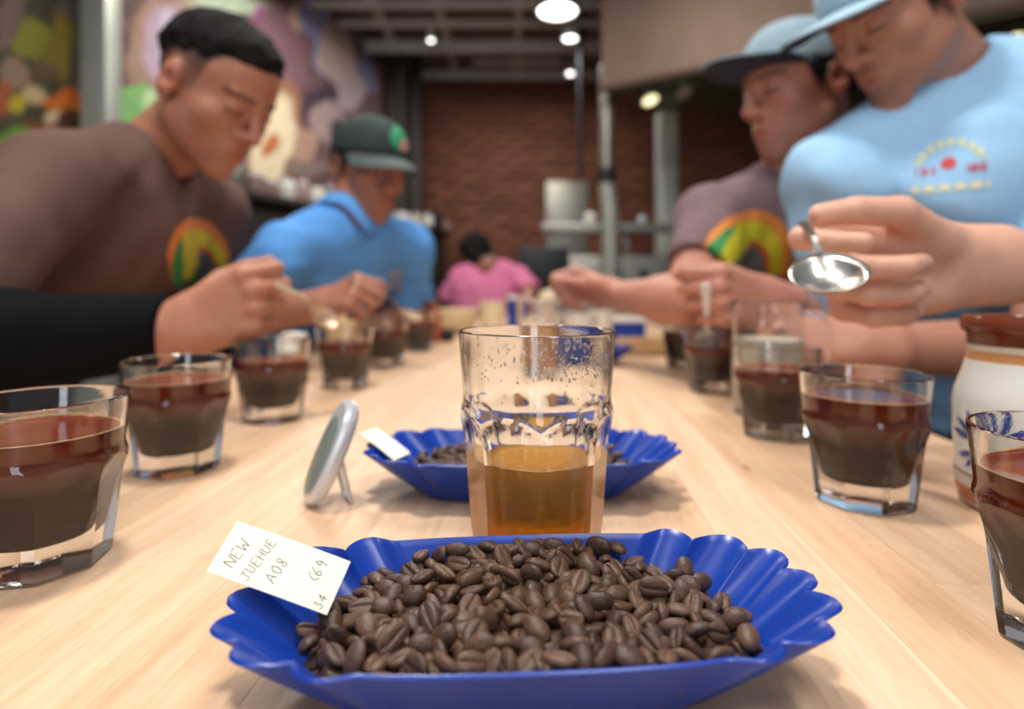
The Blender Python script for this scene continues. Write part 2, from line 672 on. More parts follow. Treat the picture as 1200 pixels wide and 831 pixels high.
mural('mural', 'painted market scene of green plants and orange fruit at far left behind brown-shirted man', -60, 104, -.2, 2.28, (74, 66, 44), [
    (90, 45, 22, 70, 0, (98, 82, 70)), (35, 45, 24, 24, 0, (134, 132, 44)), (68, 60, 14, 40, 0, (128, 112, 36)),
    (12, 20, 14, 40, 20, (118, 96, 84)), (12, 88, 18, 20, 0, (140, 116, 92)), (50, 80, 16, 12, 0, (104, 84, 60)),
    (38, 112, 16, 14, 0, (196, 172, 128)), (74, 120, 24, 12, 0, (208, 108, 30)), (62, 138, 15, 8, 0, (210, 186, 150)),
    (20, 124, 10, 10, 0, (184, 164, 40)), (2, 112, 10, 22, 0, (160, 82, 42)), (50, 150, 30, 8, 0, (132, 74, 34)),
    (20, 168, 40, 16, 0, (92, 150, 44)), (40, 180, 22, 8, 0, (128, 190, 74)), (0, 190, 20, 10, 0, (70, 110, 50)),
    (80, 150, 16, 18, 0, (84, 54, 34))], 3)
mural('mural', 'mural of cut tropical fruit in purple and cream tones on left wall', 134, 446, .55, 2.28, (112, 84, 82), [
    (255, 8, 60, 14, 0, (186, 200, 176)), (192, 55, 44, 62, 10, (172, 138, 118)), (194, 52, 27, 48, 10, (188, 162, 182)),
    (192, 40, 10, 30, 10, (206, 196, 214)), (156, 122, 24, 24, 0, (132, 190, 112)), (172, 118, 10, 12, 0, (186, 220, 164)),
    (308, 20, 9, 18, -20, (164, 82, 146)), (330, 55, 26, 50, -20, (132, 96, 104)), (348, 20, 10, 18, 0, (196, 160, 140)),
    (378, 45, 18, 62, -18, (146, 148, 186)), (396, 70, 22, 44, -18, (190, 164, 154)), (420, 30, 14, 40, -20, (120, 100, 104)),
    (368, 125, 36, 22, 0, (74, 54, 66)), (408, 105, 16, 22, 0, (176, 156, 158)), (430, 88, 9, 26, -10, (124, 120, 148)),
    (335, 150, 22, 58, -6, (158, 108, 80)), (318, 165, 27, 52, 8, (240, 222, 184)), (314, 170, 8, 14, 8, (196, 116, 66)),
    (385, 145, 22, 26, 0, (178, 152, 148)), (355, 170, 12, 22, 0, (186, 150, 128)), (410, 160, 26, 20, 0, (66, 50, 52)),
    (362, 196, 26, 10, 0, (140, 120, 112))], 4)

# pale post in front of the wall, dark uprights at the far corner
t = thing('steel_post', 'pale grey-green steel post standing before the mural at left', 'post', (*(U(119, 0, 2.78)[:2]), 0))
MB().box((0, 0, 1.6), (0.115, 0.115, 3.2), bev=.006).build('post_shaft', M['pipe'], t)
MB().box((0, 0, 0.01), (0.2, 0.2, 0.02), bev=.004).build('base_plate', M['pipe'], t)
for k, (px, Y, w) in enumerate([(487, 5.5, .10), (470, 5.25, .07)]):
    structure(MB().box((*U(px, 0, Y)[:2], 0.7), (w, 0.1, 3.2), bev=.005).build('trim_%d' % (k + 1), M['darkwood'], loc=(0, 0, TZ)))

# --- ceiling beams and the fittings hung between them
tn = 3
for (Y, z, th, dp, x0, x1) in [(4.37, 2.2, .05, .06, -1.6, 1.2), (4.69, 2.2, .05, .05, -1.45, .9), (5.04, 2.16, .10, .05, -1.25, .9),
                               (5.5, 2.2, .05, .06, -.35, .45), (5.83, 2.2, .09, .06, -.95, 2.6)]:
    structure(MB().box(((x0 + x1) / 2, Y, z), (x1 - x0, dp, th), bev=.004).build('trim_%d' % tn, M['beam'], loc=(0, 0, TZ)))
    tn += 1
for (X, z) in [(-1.02, 2.24), (-.55, 2.24), (0.05, 2.24)]:
    structure(MB().box((X, 4.9, z), (.06, 1.9, .05), bev=.004).build('trim_%d' % tn, M['beam'], loc=(0, 0, TZ)))
    tn += 1


def ceiling_light(px, py, z, r, label, m, e):
    Y = (z - H) * FPX / (HZ - py)
    X = (px - 600) / FPX * Y
    t = thing('ceiling_light', label, 'ceiling light', (X, Y, z + TZ))
    MB().lathe([(r * 1.15, .09), (r * 1.2, .0), (r * 1.02, -.005), (r * 1.0, .03)], 28).build('lamp_housing', M['beam'], t)
    MB().lathe([(1e-6, -.004), (r * .6, -.004), (r * .98, .006), (r * .98, .02), (1e-6, .02)], 28).build('diffuser', m, t)
    return t


ceiling_light(653, 13, 2.1, .13, 'big round bright white ceiling lamp above the far brick wall', M['lamp'], 1)
ceiling_light(505, 47, 2.1, .025, 'small round ceiling spotlight left of the big lamp', M['lamp'], 1)
ceiling_light(668, 45, 2.05, .05, 'ceiling lamp on beam just below the big lamp', M['lamp'], 1)
ceiling_light(668, 86, 2.12, .035, 'dim ceiling lamp on the last beam before brick wall', M['lamp'], 1)

# ================================================================== KITCHEN BEHIND
HA = np.array([0.525, 3.5])
e1 = unit((0.87, -0.583))
e2 = unit((0.88, 0.548))
HBp, HDp = HA + e1 * 2.2, HA + e2 * 1.5
HC = HBp + e2 * 1.5
hood = thing('range_hood', 'large brushed metal range hood hanging at upper right', 'range hood', (HA[0], HA[1], 1.27 + TZ))
poly = [HA - HA, HBp - HA, HC - HA, HDp - HA]


def prism(pts, z0, z1):
    n = len(pts)
    V = [(p[0], p[1], z0) for p in pts] + [(p[0], p[1], z1) for p in pts]
    F = [tuple(range(n - 1, -1, -1)), tuple(range(n, 2 * n))] + [(i, (i + 1) % n, n + (i + 1) % n, n + i) for i in range(n)]
    return V, F


cen = sum(poly) / 4
mb = MB()
V, F = prism(poly, 0.05, 1.02)
mb.add(V, F)
mb.build('hood_shell', M['hood'], hood, smooth=False)
V, F = prism([cen + (p - cen) * .985 for p in poly], 0.0, 0.05)
MB().add(V, F).build('filter_panel', M['hood_under'], hood, smooth=False)
mb = MB()
for a, b_ in [(0, 1), (1, 2), (2, 3), (3, 0)]:
    mb.tube([(*poly[a], .03), (*poly[b_], .03)], .022, 8)
mb.build('drip_edge', M['hood'], hood)
for (px, py) in [(762, 112), (1176, 42), (801, 104)]:  # two lamps; the pale last one is a reflection modelled as a solid piece
    Y = 1.12 * FPX / (HZ - py)
    X = (px - 600) / FPX * Y
    f_ = MB().box((X - HA[0], Y - HA[1], -.012), (.12, .26, .03), rot=None, bev=.008)
    f_.build('lamp_and_glint_bezel', M['hood_under'], hood)
    lm = MB().lathe([(1e-6, -.028), (.05, -.026), (.052, -.012), (.05, 0)], 20)
    lm.v = [(x * .75 + X - HA[0], y * 1.9 + Y - HA[1], z - .006) for x, y, z in lm.v]
    lm.build('lamp_and_glint', M['warmlamp'] if px != 801 else M['beam'], hood)

pp = U(711, 0, 3.66)
t = thing('flue_pipe', 'grey metal flue pipe with dark collar dropping from hood corner', 'pipe', (pp[0], pp[1], 0))
MB().tube([(0, 0, TZ + .80), (0, 0, TZ + 1.5)], .045, 16).build('upper_pipe', M['stainless'], t)
MB().tube([(0, 0, TZ + .77), (0, 0, TZ + .86)], .055, 16).build('collar', M['black'], t)
MB().tube([(0.0, 0, TZ + .78), (0.02, 0, TZ + .6), (0.03, 0, 0.0)], .05, 16).build('lower_pipe', M['pipe'], t)
pp = U(781, 0, 4.35)
t = thing('support_column', 'pale square column standing right of the flue pipe', 'column', (pp[0], pp[1], 0))
MB().box((0, 0, 1.15), (.135, .135, 2.3), bev=.01).build('column_shaft', M['pipe'], t)
MB().box((0, 0, .02), (.22, .22, .04), bev=.006).build('base_plate', M['pipe'], t)
pp = U(680, 0, 4.75)
t = thing('conduit', 'thin dark vertical conduit in front of brick wall', 'pipe', (pp[0], pp[1], 0))
MB().tube([(0, 0, 0), (0, 0, 3.2)], .019, 10).build('conduit_tube', M['black'], t)
MB().box((0, 0, 3.1), (.12, .12, .14), bev=.01).build('junction_box', M['black'], t)

# stainless cooking line
kr_ = U(737, 0, 3.85)
t = thing('cooking_range', 'stainless kitchen range with knobs and shelf below the hood', 'stove', (kr_[0], kr_[1], 0))
MB().box((0, 0.3, .62), (1.05, .6, 1.24), bev=.01).build('range_body', M['stainless'], t)
MB().box((-.02, .05, 1.42), (1.08, .1, .06), bev=.01).build('top_shelf', M['stainless'], t)
MB().box((-.36, .45, 1.52), (.3, .04, .55), bev=.006).build('splash_panel', M['stainless'], t)
for x in (-.5, .0, .5):
    MB().box((x, .1, 1.32), (.03, .05, .2), bev=.004).build('shelf_bracket', M['stainless'], t)
for k in range(5):
    MB().lathe([(.032, 0), (.03, .02), (.022, .035), (1e-6, .036)], 16).build('control_knob', M['black'], t, loc=(-.42 + .17 * k, -.002, 1.12)).rotation_euler = (R(90), 0, 0)
for x in (-.26, .26):
    d = MB().box((x, -.012, .62), (.48, .024, .62), bev=.008).build('oven_door', M['stainless'], t)
    MB().tube([(x - .18, -.06, .88), (x + .18, -.06, .88)], .012, 10).tube([(x - .18, -.06, .88), (x - .18, -.01, .88)], .008, 8).tube([(x + .18, -.06, .88), (x + .18, -.01, .88)], .008, 8).build('door_handle', M['steel'], d)
MB().ball((-.24, .05, 1.48), .045, 10).build('pressure_gauge', M['white'], t)
MB().ball((.1, .05, 1.475), .03, 10).build('pressure_gauge', M['silver'], t)

mp_ = U(637, 0, 3.5)
t = thing('monitor', 'black flat monitor seen from behind beside pink-shirted person', 'monitor', (mp_[0], mp_[1], TZ - .05))
MB().box((0, 0, .30), (.30, .035, .24), bev=.008).build('screen_housing', M['black'], t)
MB().box((0, .02, .12), (.05, .03, .16), bev=.006).build('stand_neck', M['black'], t)
MB().box((0, .02, .01), (.2, .14, .02), bev=.006).build('stand_base', M['black'], t)
t = thing('work_table', 'dark work table at the far end carrying the monitor', 'table', (mp_[0] + .1, mp_[1] + .02, 0))
MB().box((0, 0, TZ - .075), (.48, .30, .05), bev=.006).build('tabletop', M['darkwood'], t)
for sx in (-.2, .2):
    for sy in (-.11, .11):
        MB().box((sx, sy, (TZ - .1) / 2), (.05, .05, TZ - .1), bev=.004).build('leg', M['darkwood'], t)

# counter along the painted wall with jars
CO = WN * 0.36
ct = thing('back_counter', 'long dark counter below the painted wall crowded with jars', 'counter', (mid[0] + WD[0] * 1.32 + WN[0] * .25, mid[1] + WD[1] * 1.32 + WN[1] * .25, 0), wang)
MB().box((0, 0, 1.54), (2.7, .40, .045), bev=.006).build('countertop', M['darkwood'], ct)
MB().box((0, 0.03, .76), (2.66, .32, 1.515), bev=.006).build('cabinet_body', M['black'], ct)
for k in range(4):
    d = MB().box((-.98 + .65 * k, -.14, .78), (.61, .02, 1.4), bev=.006).build('cabinet_door', M['darkwood'], ct)
    MB().tube([(-.75 + .65 * k, -.165, .9), (-.75 + .65 * k, -.165, 1.05)], .008, 8).build('handle', M['steel'], d)


def jar(kind, r, h, m, lidm):
    mb = MB().lathe([(r * .9, 0), (r, .01), (r, h * .72), (r * .72, h * .85), (r * .72, h * .9)], 20)
    t = thing('storage_jar', '', 'jar')
    mb.build('jar_body', m, t)
    MB().lathe([(r * .78, h * .86), (r * .78, h), (r * .7, h * 1.02), (1e-6, h * 1.02)], 20).build('lid', lidm, t)
    return t


def on_counter(px, dep):
    """point on the counter at a column of the photo, dep metres from the wall"""
    A = WA + WN * dep
    k = (px - 600) / FPX
    s = (k * A[1] - A[0]) / (WD[0] - k * WD[1])
    p = A + WD * s
    return (p[0], p[1], 1.5625)


jspecs = [(262, .30, .05, .16, 'jar_green', 'silver', 'tall green glass jar with silver lid at near end of back counter'),
          (277, .30, .04, .17, 'jar_green', 'white', 'slim green jar with white lid beside the brown shirt'),
          (300, .32, .06, .13, 'jar_pink', 'white', 'squat pinkish jar with white lid between the two seated men'),
          (318, .30, .05, .11, 'jar_pink', 'silver', 'short pinkish jar with silver lid on back counter'),
          (336, .32, .055, .14, 'white', 'silver', 'white canister with silver lid below the cream fruit'),
          (354, .30, .05, .15, 'jar_pink', 'white', 'tall pinkish jar with white lid left of the green cap'),
          (372, .31, .055, .13, 'white', 'white', 'white lidded canister just left of the capped head'),
          (388, .30, .05, .16, 'jar_green', 'silver', 'green jar half hidden by the capped head'),
          (470, .26, .085, .10, 'white', 'white', 'wide white tub right of the blue polo shoulder'),
          (487, .28, .05, .12, 'cream', 'silver', 'cream jar with silver lid at far counter'),
          (501, .28, .05, .14, 'white', 'silver', 'white jar with silver lid at far counter'),
          (513, .27, .05, .18, 'black', 'black', 'tall black jar at far counter'),
          (524, .20, .05, .16, 'jar_pink', 'silver', 'pinkish jar at far end of the counter')]
for (px, dep, r, h, m1, m2, lb) in jspecs:
    j = jar('', r, h, M[m1], M[m2])
    j['label'] = lb
    j['group'] = 'jars on the back counter'
    j.location = on_counter(px, dep)

# ================================================================== TASTING TABLE
TX0, TX1, TY0, TY1 = -0.580, 0.380, -0.25, 3.05
tb = thing('tasting_table', 'long pale butcher-block table running away from the camera', 'table', (0, 0, 0), -math.atan(.0714))
x = TX0
n_pl = 0
while x < TX1 - 1e-4:
    w = rng.uniform(.040, .068)
    if TX1 - (x + w) < .03:
        w = TX1 - x
    y = TY0
    first = True
    while y < TY1 - 1e-4:
        l = rng.uniform(.55, 1.1) * (rng.uniform(.3, 1) if first else 1)
        first = False
        if TY1 - (y + l) < .25:
            l = TY1 - y
        MB().box((0, 0, 0), (w - .0001, l - .0001, .045), bev=.0002).build('plank', M['wood'], tb, (x + w / 2, y + l / 2, TZ - .0225 - rng.uniform(0, .00008)), smooth=False)
        n_pl += 1
        y += l
    x += w
for sx in (TX0 + .12, TX1 - .12):
    for sy in (TY0 + .15, (TY0 + TY1) / 2, TY1 - .15):
        MB().box((sx, sy, (TZ - .12) / 2), (.07, .07, TZ - .12), bev=.005).build('leg', M['darkwood'], tb)
mb = MB()
mb.box((TX0 + .12, (TY0 + TY1) / 2, TZ - .0825), (.03, TY1 - TY0 - .3, .075))
mb.box((TX1 - .12, (TY0 + TY1) / 2, TZ - .0825), (.03, TY1 - TY0 - .3, .075))
mb.build('apron', M['darkwood'], tb, smooth=False)


# ------------------------------------------------------------------ glassware
def glass_radius(z, th, n, rb, rt, h, arch, bulge):
    rup = rb + (rt - rb) * (z / h) ** 0.9
    low = rup + bulge * np.clip((arch + .004 - z) / .006, 0, 1)
    sec = 2 * PI / n
    tt = (th + sec / 2) % sec - sec / 2
    u = np.clip(z / arch, 0, 1.2)
    c = math.cos(PI / n)
    grow = (1 - c) * 1.25 * np.clip((u - .70) / .30, 0, 3) ** 2.2
    flat = (rup + bulge * .2) * (c + .002 + grow)
    return np.minimum(low, flat / np.cos(tt))


def glass_mesh(name, n, rb, rt, h, arch, bulge, wall, bottom, thick, seg=14):
    nt = n * seg
    th = np.arange(nt) * 2 * PI / nt
    zo = np.concatenate([[0.0, .0012], np.linspace(.004, arch * .6, 6), np.linspace(arch * .65, arch * 1.12, 16), np.linspace(arch * 1.2, h - .0016, 6)])
    V = []
    rings = 0
    foot = .0015
    for z in zo:
        zz = np.full(nt, z)
        r = glass_radius(zz, th, n, rb, rt, h, arch, bulge)
        if z == 0:
            r = r - foot
        V.append(np.stack([r * np.cos(th), r * np.sin(th), zz], -1))
        rings += 1
    # rolled rim
    rtop = rb + (rt - rb) * 1.0
    for a in (0.3, .7, 1.1, 1.57, 2.1, 2.6):
        rr = rtop - wall / 2 + wall / 2 * math.cos(a)
        V.append(np.stack([rr * np.cos(th), rr * np.sin(th), np.full(nt, h - .0008 + .0010 * math.sin(a))], -1))
        rings += 1
    inner = lambda z: rb + (rt - rb) * (z / h) ** 0.9 - wall - thick * np.clip(1 - z / (arch * 1.02), 0, 1) ** 1.3
    zi = np.linspace(h - .002, bottom + .006, 14)
    for z in zi:
        rr = inner(z)
        V.append(np.stack([rr * np.cos(th), rr * np.sin(th), np.full(nt, z)], -1))
        rings += 1
    rbm = inner(bottom + .006)
    for a in (20, 45, 70):
        rr = rbm - .006 + .006 * math.cos(R(a))
        z = bottom + .006 - .006 * math.sin(R(a))
        V.append(np.stack([rr * np.cos(th), rr * np.sin(th), np.full(nt, z)], -1))
        rings += 1
    rr = rbm * .5
    V.append(np.stack([rr * np.cos(th), rr * np.sin(th), np.full(nt, bottom - .0006)], -1))
    rings += 1
    V = np.concatenate(V)
    i = np.arange(rings - 1)[:, None] * nt
    k = np.arange(nt)[None, :]
    F = np.stack([i + k, i + (k + 1) % nt, i + nt + (k + 1) % nt, i + nt + k], -1).reshape(-1, 4)
    # centres of the two bottoms
    nv = len(V)
    V = np.concatenate([V, [[0, 0, .0022], [0, 0, bottom - .0008]]])
    F1 = [(nv, int((q + 1) % nt), q, q) for q in range(nt)]
    last = (rings - 1) * nt
    fl = [tuple(map(int, f)) for f in F]
    fl += [(nv, (q + 1) % nt, q) for q in range(nt)]
    fl += [(nv + 1, last + q, last + (q + 1) % nt) for q in range(nt)]
    me = mesh_from(name, V, fl, True)
    me.set_sharp_from_angle(angle=R(28))
    return me, inner


def liquid_mesh(name, inner, bottom, level, eps=.00025, nt=64):
    prof = [(1e-6, bottom - .0008 - eps)]
    rbm = inner(bottom + .006) + eps
    prof.append((rbm * .5, bottom - .0008 - eps))
    for a in (70, 45, 20, 0):
        prof.append((rbm - .006 + .006 * math.cos(R(a)), bottom + .006 - eps - .006 * math.sin(R(a))))
    for z in np.linspace(bottom + .01, level, 8):
        prof.append((inner(z) + eps, z))
    prof += [(inner(level) - .0008, level - .0006), (inner(level) - .003, level - .0011), (inner(level) * .5, level - .0012), (1e-6, level - .0012)]
    mb = MB().lathe(prof, nt)
    me = mesh_from(name, mb.v, mb.f, True)
    me.set_sharp_from_angle(angle=R(50))
    return me


def ring_mesh(name, r, z, tr, nt=64):
    prof = [(r + tr * math.cos(a), z + tr * .8 * math.sin(a)) for a in np.arange(6) * PI / 3]
    mb = MB().lathe(prof, nt, close=True)
    return mesh_from(name, mb.v, mb.f, True)


g_me, g_in = glass_mesh('glass_wall', 8, .0312, .0412, .0890, .0585, .0022, .0022, .0160, .0200)


def coffee_glass(label, X, Y, level, rz):
    t = thing('rocks_glass', label, 'glass', (X, Y, TZ + .0003), rz, 'rocks glasses of black coffee')
    link('glass_wall', g_me, M['glass'], t)
    key = 'coffee_%.4f' % level
    if key not in _liq:
        _liq[key] = (liquid_mesh('coffee', g_in, .0160, level), ring_mesh('foam_ring', g_in(level) - .0006, level - .0002, .0006))
    c = link('coffee', _liq[key][0], M['coffee'], t)
    link('foam_ring', _liq[key][1], M['crema'], c)
    return t


_liq = {}
for (X, Y, lev, rz, lb) in [
    (-.254, .322, .0715, .20, 'rocks glass of black coffee nearest the left front corner, cut by the photo edge'),
    (-.273, .488, .0735, .55, 'rocks glass of black coffee second from the front in left row'),
    (-.268, .670, .068, .1, 'rocks glass of black coffee third in left row, below the man\'s spoon hand'),
    (-.245, .875, .068, .4, 'rocks glass of black coffee fourth in left row, with a spoon over it'),
    (-.234, 1.11, .068, .3, 'rocks glass of black coffee fifth in left row, in front of blue polo shirt'),
    (-.216, 1.37, .068, .2, 'rocks glass of black coffee farthest in left row'),
    (.239, .247, .0715, .12, 'rocks glass of black coffee nearest in right row, cut by the photo edge'),
    (.245, .417, .0735, .33, 'rocks glass of black coffee standing left of the painted jug'),
    (.263, .596, .068, .5, 'rocks glass of black coffee in right row before the glass pitcher'),
    (.284, .845, .064, .15, 'rocks glass of black coffee in right row with a spoon dipped in'),
    (.315, 1.09, .066, .4, 'rocks glass of black coffee farthest in right row')]:
    g = coffee_glass(lb, X, Y, lev, rz)

# tall tumblers with the amber brew
t_me, t_in = glass_mesh('glass_wall', 8, .0330, .0420, .1255, .0850, .0020, .0024, .012, .0020)
tl_me = liquid_mesh('amber_brew', t_in, .012, .0600)
tr_me = ring_mesh('foam_ring', t_in(.0600) - .0005, .0600, .0004)


def tumbler(label, X, Y, rz):
    t = thing('tumbler', label, 'glass', (X, Y, TZ + .0003), rz, 'tall tumblers of amber brew')
    g = link('glass_wall', t_me, M['glass'], t)
    l = link('amber_brew', tl_me, M['tea'], t)
    link('foam_ring', tr_me, M['glass'], l)
    return t


t1 = tumbler('tall clear tumbler half full of amber brew between the two blue trays', U(629, 0, .322)[0], .322, R(22.5 + 270))
t2 = tumbler('tall tumbler of amber brew farther back, seen through the near tumbler', U(633, 0, 1.0)[0], 1.0, .2)
# condensation inside the near tumbler
ico = bmesh.new()
bmesh.ops.create_icosphere(ico, subdivisions=1, radius=1)
iv = [tuple(v.co) for v in ico.verts]
ifc = [tuple(v.index for v in f.verts) for f in ico.faces]
ico.free()
mb = MB()
for k in range(900):
    z = .101 + .018 * rng.beta(2.2, 2.0)
    a = rng.uniform(0, 2 * PI)
    if rng.uniform() > .5 + .5 * math.cos(a * 1.0 - R(67)):
        continue
    if rng.uniform() < .18:
        z = rng.uniform(.080, .118)
    r = t_in(z) - .0001
    s_ = rng.uniform(.00028, .00085)
    el = rng.uniform(.8, 1.5)
    cs, sn = math.cos(a), math.sin(a)
    mb.add([(r * cs + s_ * (v[0] * cs * .45 - v[1] * sn), r * sn + s_ * (v[0] * sn * .45 + v[1] * cs), z + s_ * el * v[2]) for v in iv], ifc)
o = mb.build('condensation_drops', M['glass'], t1)
o['kind'] = 'stuff'


# ------------------------------------------------------------------ blue trays
def tray_point(u, v):
    """u: angle around, v: 0 floor edge .. 1 rim -> (x, y, z)"""
    c, s = math.cos(u), math.sin(u)
    ex = 2 / 3.0
    def se(a, b):
        return a * math.copysign(abs(c) ** ex, c), b * math.copysign(abs(s) ** ex, s)
    bx, by = se(.070, .0270)
    rx, ry = se(.1085, .0495)
    x, y = bx + (rx - bx) * v, by + (ry - by) * v
    # scallops only on the two rounded ends
    endness = np.clip((abs(rx) - .056) / .010, 0, 1)
    ang = math.atan2(ry * 1.35, abs(rx) - .050)
    ph = ang / 1.50 * 3.5 + .5
    w = abs(math.sin(PI * ph)) ** .75
    amp = .0088 * (v ** 1.2) * endness * (w - .45)
    d = unit((abs(rx) - .050, ry * 1.1)) * np.array([math.copysign(1, rx), 1])
    x += d[0] * amp
    y += d[1] * amp
    z = .0012 + .0315 * v ** 1.05 + endness * (v ** 2) * (.0014 * (w - .5)) + .0008 * v ** 2 * np.clip((abs(rx) - .050) / .055, 0, 1)
    return x, y, z


def tray_mesh():
    nu, nv = 300, 12
    V, F = [], []
    for j in range(nv + 1):
        for i in range(nu):
            V.append(tray_point(2 * PI * i / nu, j / nv))
    for j in range(nv):
        for i in range(nu):
            F.append((j * nu + i, j * nu + (i + 1) % nu, (j + 1) * nu + (i + 1) % nu, (j + 1) * nu + i))
    # floor
    c0 = len(V)
    V.append((0, 0, .0012))
    for i in range(nu):
        F.append((c0, (i + 1) % nu, i))
    me = mesh_from('tray_shell', V, F, True)
    return me


tray_me = tray_mesh()


def tray(label, X, Y, rz):
    t = thing('sample_tray', label, 'tray', (X, Y, TZ), rz, 'blue plastic sample trays')
    o = link('tray_shell', tray_me, M['blue'], t)
    sd = o.modifiers.new('thickness', 'SOLIDIFY')
    sd.thickness = .0013
    sd.offset = 1
    bm_ = o.modifiers.new('soft_edge', 'BEVEL')
    bm_.width = .0004
    bm_.segments = 2
    bm_.limit_method = 'ANGLE'
    bm_.angle_limit = R(50)
    return t


TR1 = (.0075, .2310, R(4.0))
TR2 = (.0075, .438, R(0.6))
TR3 = (.118, 1.135, R(2))
tray('near blue scalloped plastic tray heaped with roasted coffee beans', *TR1)
tray('blue scalloped tray of coffee beans behind the amber tumbler', *TR2)
tray('farthest blue scalloped tray, low on the table behind the second tumbler', *TR3)


# ------------------------------------------------------------------ coffee beans
def bean_mesh(seed):
    g = np.random.default_rng(seed)
    L_, Wd, Hh = g.uniform(.0051, .0060), g.uniform(.0037, .0043), g.uniform(.0030, .0036)
    up = [(math.cos(a), math.sin(a)) for a in np.linspace(0, PI, 10)]
    lowy = [-.86, -.58, -.32, -.16, -.055, .055, .16, .32, .58, .86]
    nv = 10
    bend = g.uniform(-.12, .12)
    V, F, mi = [], [], []
    n = len(up) + len(lowy)
    for j in range(nv + 1):
        ph = PI * (.04 + .92 * j / nv)
        x = L_ * math.cos(ph)
        r = math.sin(ph) ** .85
        sx = bend * math.sin(2.4 * x / L_)
        for (c, s_) in up:
            V.append((x, Wd * r * c, Hh * r * s_))
        for y in lowy:
            e = 1 - .75 * math.exp(-((y) / .11) ** 2) * (1 - (x / L_) ** 6)
            V.append((x, Wd * r * (y + sx * (1 - abs(y))), -Hh * .46 * r * math.sqrt(1 - y * y * .8) * (1 if e > .99 else e) + Hh * .25 * (1 - e) * r))
    for j in range(nv):
        for i in range(n):
            F.append((j * n + i, (j + 1) * n + i, (j + 1) * n + (i + 1) % n, j * n + (i + 1) % n))
            mi.append(1 if (i == 14 and 1 < j < nv - 2) else 0)
    F += [tuple(range(n)), tuple(nv * n + i for i in range(n - 1, -1, -1))]
    mi += [0, 0]
    me = mesh_from('coffee_bean', V, F, True)
    me.materials.append(M['bean'])
    me.materials.append(M['chaff'])
    if seed % 3 != 2:
        me.polygons.foreach_set('material_index', np.array(mi, np.int32))
    return np.array(V), F, me


bean_src = [bean_mesh(40 + q) for q in range(8)]


def settle(n, hx, hy, hpk, seed, x0=0.0):
    """drop n balls into the tray and relax them"""
    g = np.random.default_rng(seed)
    P = np.stack([x0 + g.uniform(-hx, hx, n), g.uniform(-hy, hy, n), g.uniform(.008, .05, n)], -1)
    rad = g.uniform(.0038, .0045, n)
    rs = rad[:, None] + rad[None, :]
    for it in range(150):
        P[:, 2] -= .0012
        for sub in range(2):
            D = P[:, None, :] - P[None, :, :]
            d = np.sqrt((D ** 2).sum(-1)) + 1e-9
            np.fill_diagonal(d, 9)
            pen = np.clip(rs - d, 0, None)
            P += (D / d[..., None] * (pen * .38)[..., None]).sum(1)
            # tray walls and floor
            P[:, 2] = np.maximum(P[:, 2], .002 + hpk * np.clip(1.25 - (P[:, 0] / .088) ** 6 - (P[:, 1] / .043) ** 6, 0, 1) + rad)
            v = np.clip((P[:, 2] - .0012) / .0315, 0, 1.0)
            ax, ay = .071 + .032 * v - rad * .9, .027 + .0205 * v - rad * .9
            e = (np.abs(P[:, 0] / ax) ** 3 + np.abs(P[:, 1] / ay) ** 3) ** (1 / 3)
            out = e > 1
            P[out, 0] /= e[out]
            P[out, 1] /= e[out]
            P[out, 2] += .0002
            P[:, 2] = np.minimum(P[:, 2], .0300 - .10 * np.clip(P[:, 1] - .012, 0, 1) + .003 * (rad - .0038) / .0007)
    return P


def bean_rot(g):
    rx = g.choice([0, PI, PI / 2, -PI / 2], p=[.30, .46, .12, .12]) + g.normal(0, .45)
    return Matrix.Rotation(g.uniform(0, 2 * PI), 3, 'Z') @ Matrix.Rotation(g.normal(0, .4), 3, 'Y') @ Matrix.Rotation(rx, 3, 'X')


def bean_pile(tr, P, n_single, lbl_single, lbl_rest, seed):
    g = np.random.default_rng(seed)
    c, s = math.cos(tr[2]), math.sin(tr[2])
    Wp = np.stack([tr[0] + c * P[:, 0] - s * P[:, 1], tr[1] + s * P[:, 0] + c * P[:, 1], P[:, 2]], -1)
    # how exposed each bean is, seen from above and from the camera side
    D = P[:, None, :] - P[None, :, :]
    hor = np.sqrt(D[..., 0] ** 2 + D[..., 1] ** 2)
    cover = ((hor < .007) & (D[..., 2] < -.003)).sum(1)
    order = np.argsort(cover * 1.0 + (Wp[:, 1]) * 4)
    rest = []
    for rank, i in enumerate(order):
        Rm = bean_rot(g)
        q = g.integers(0, 8)
        if rank < n_single:
            o = link('coffee_bean', bean_src[q][2], None, None, (Wp[i, 0], Wp[i, 1], Wp[i, 2] + TZ))
            o.rotation_euler = Rm.to_euler()
            sc = g.uniform(.92, 1.08)
            o.scale = (sc, sc, sc)
            tag(o, lbl_single, 'coffee bean', 'roasted beans in the near tray')
        else:
            rest.append((i, Rm, q))
    if rest:
        Vs, Fs, o0 = [], [], 0
        mats = []
        for i, Rm, q in rest:
            V, F, me = bean_src[q]
            V2 = V @ np.array(Rm).T + Wp[i] - np.array([tr[0], tr[1], 0])
            Vs.append(V2)
            Fs += [tuple(i_ + o0 for i_ in f) for f in F]
            mats += [p.material_index for p in me.polygons]
            o0 += len(V)
        me = mesh_from('coffee_beans', np.concatenate(Vs), Fs, True)
        me.materials.append(M['bean'])
        me.materials.append(M['chaff'])
        me.polygons.foreach_set('material_index', np.array(mats, np.int32))
        o = link('coffee_beans', me, None, None, (tr[0], tr[1], TZ))
        tag(o, lbl_rest, 'coffee beans', None, 'stuff')


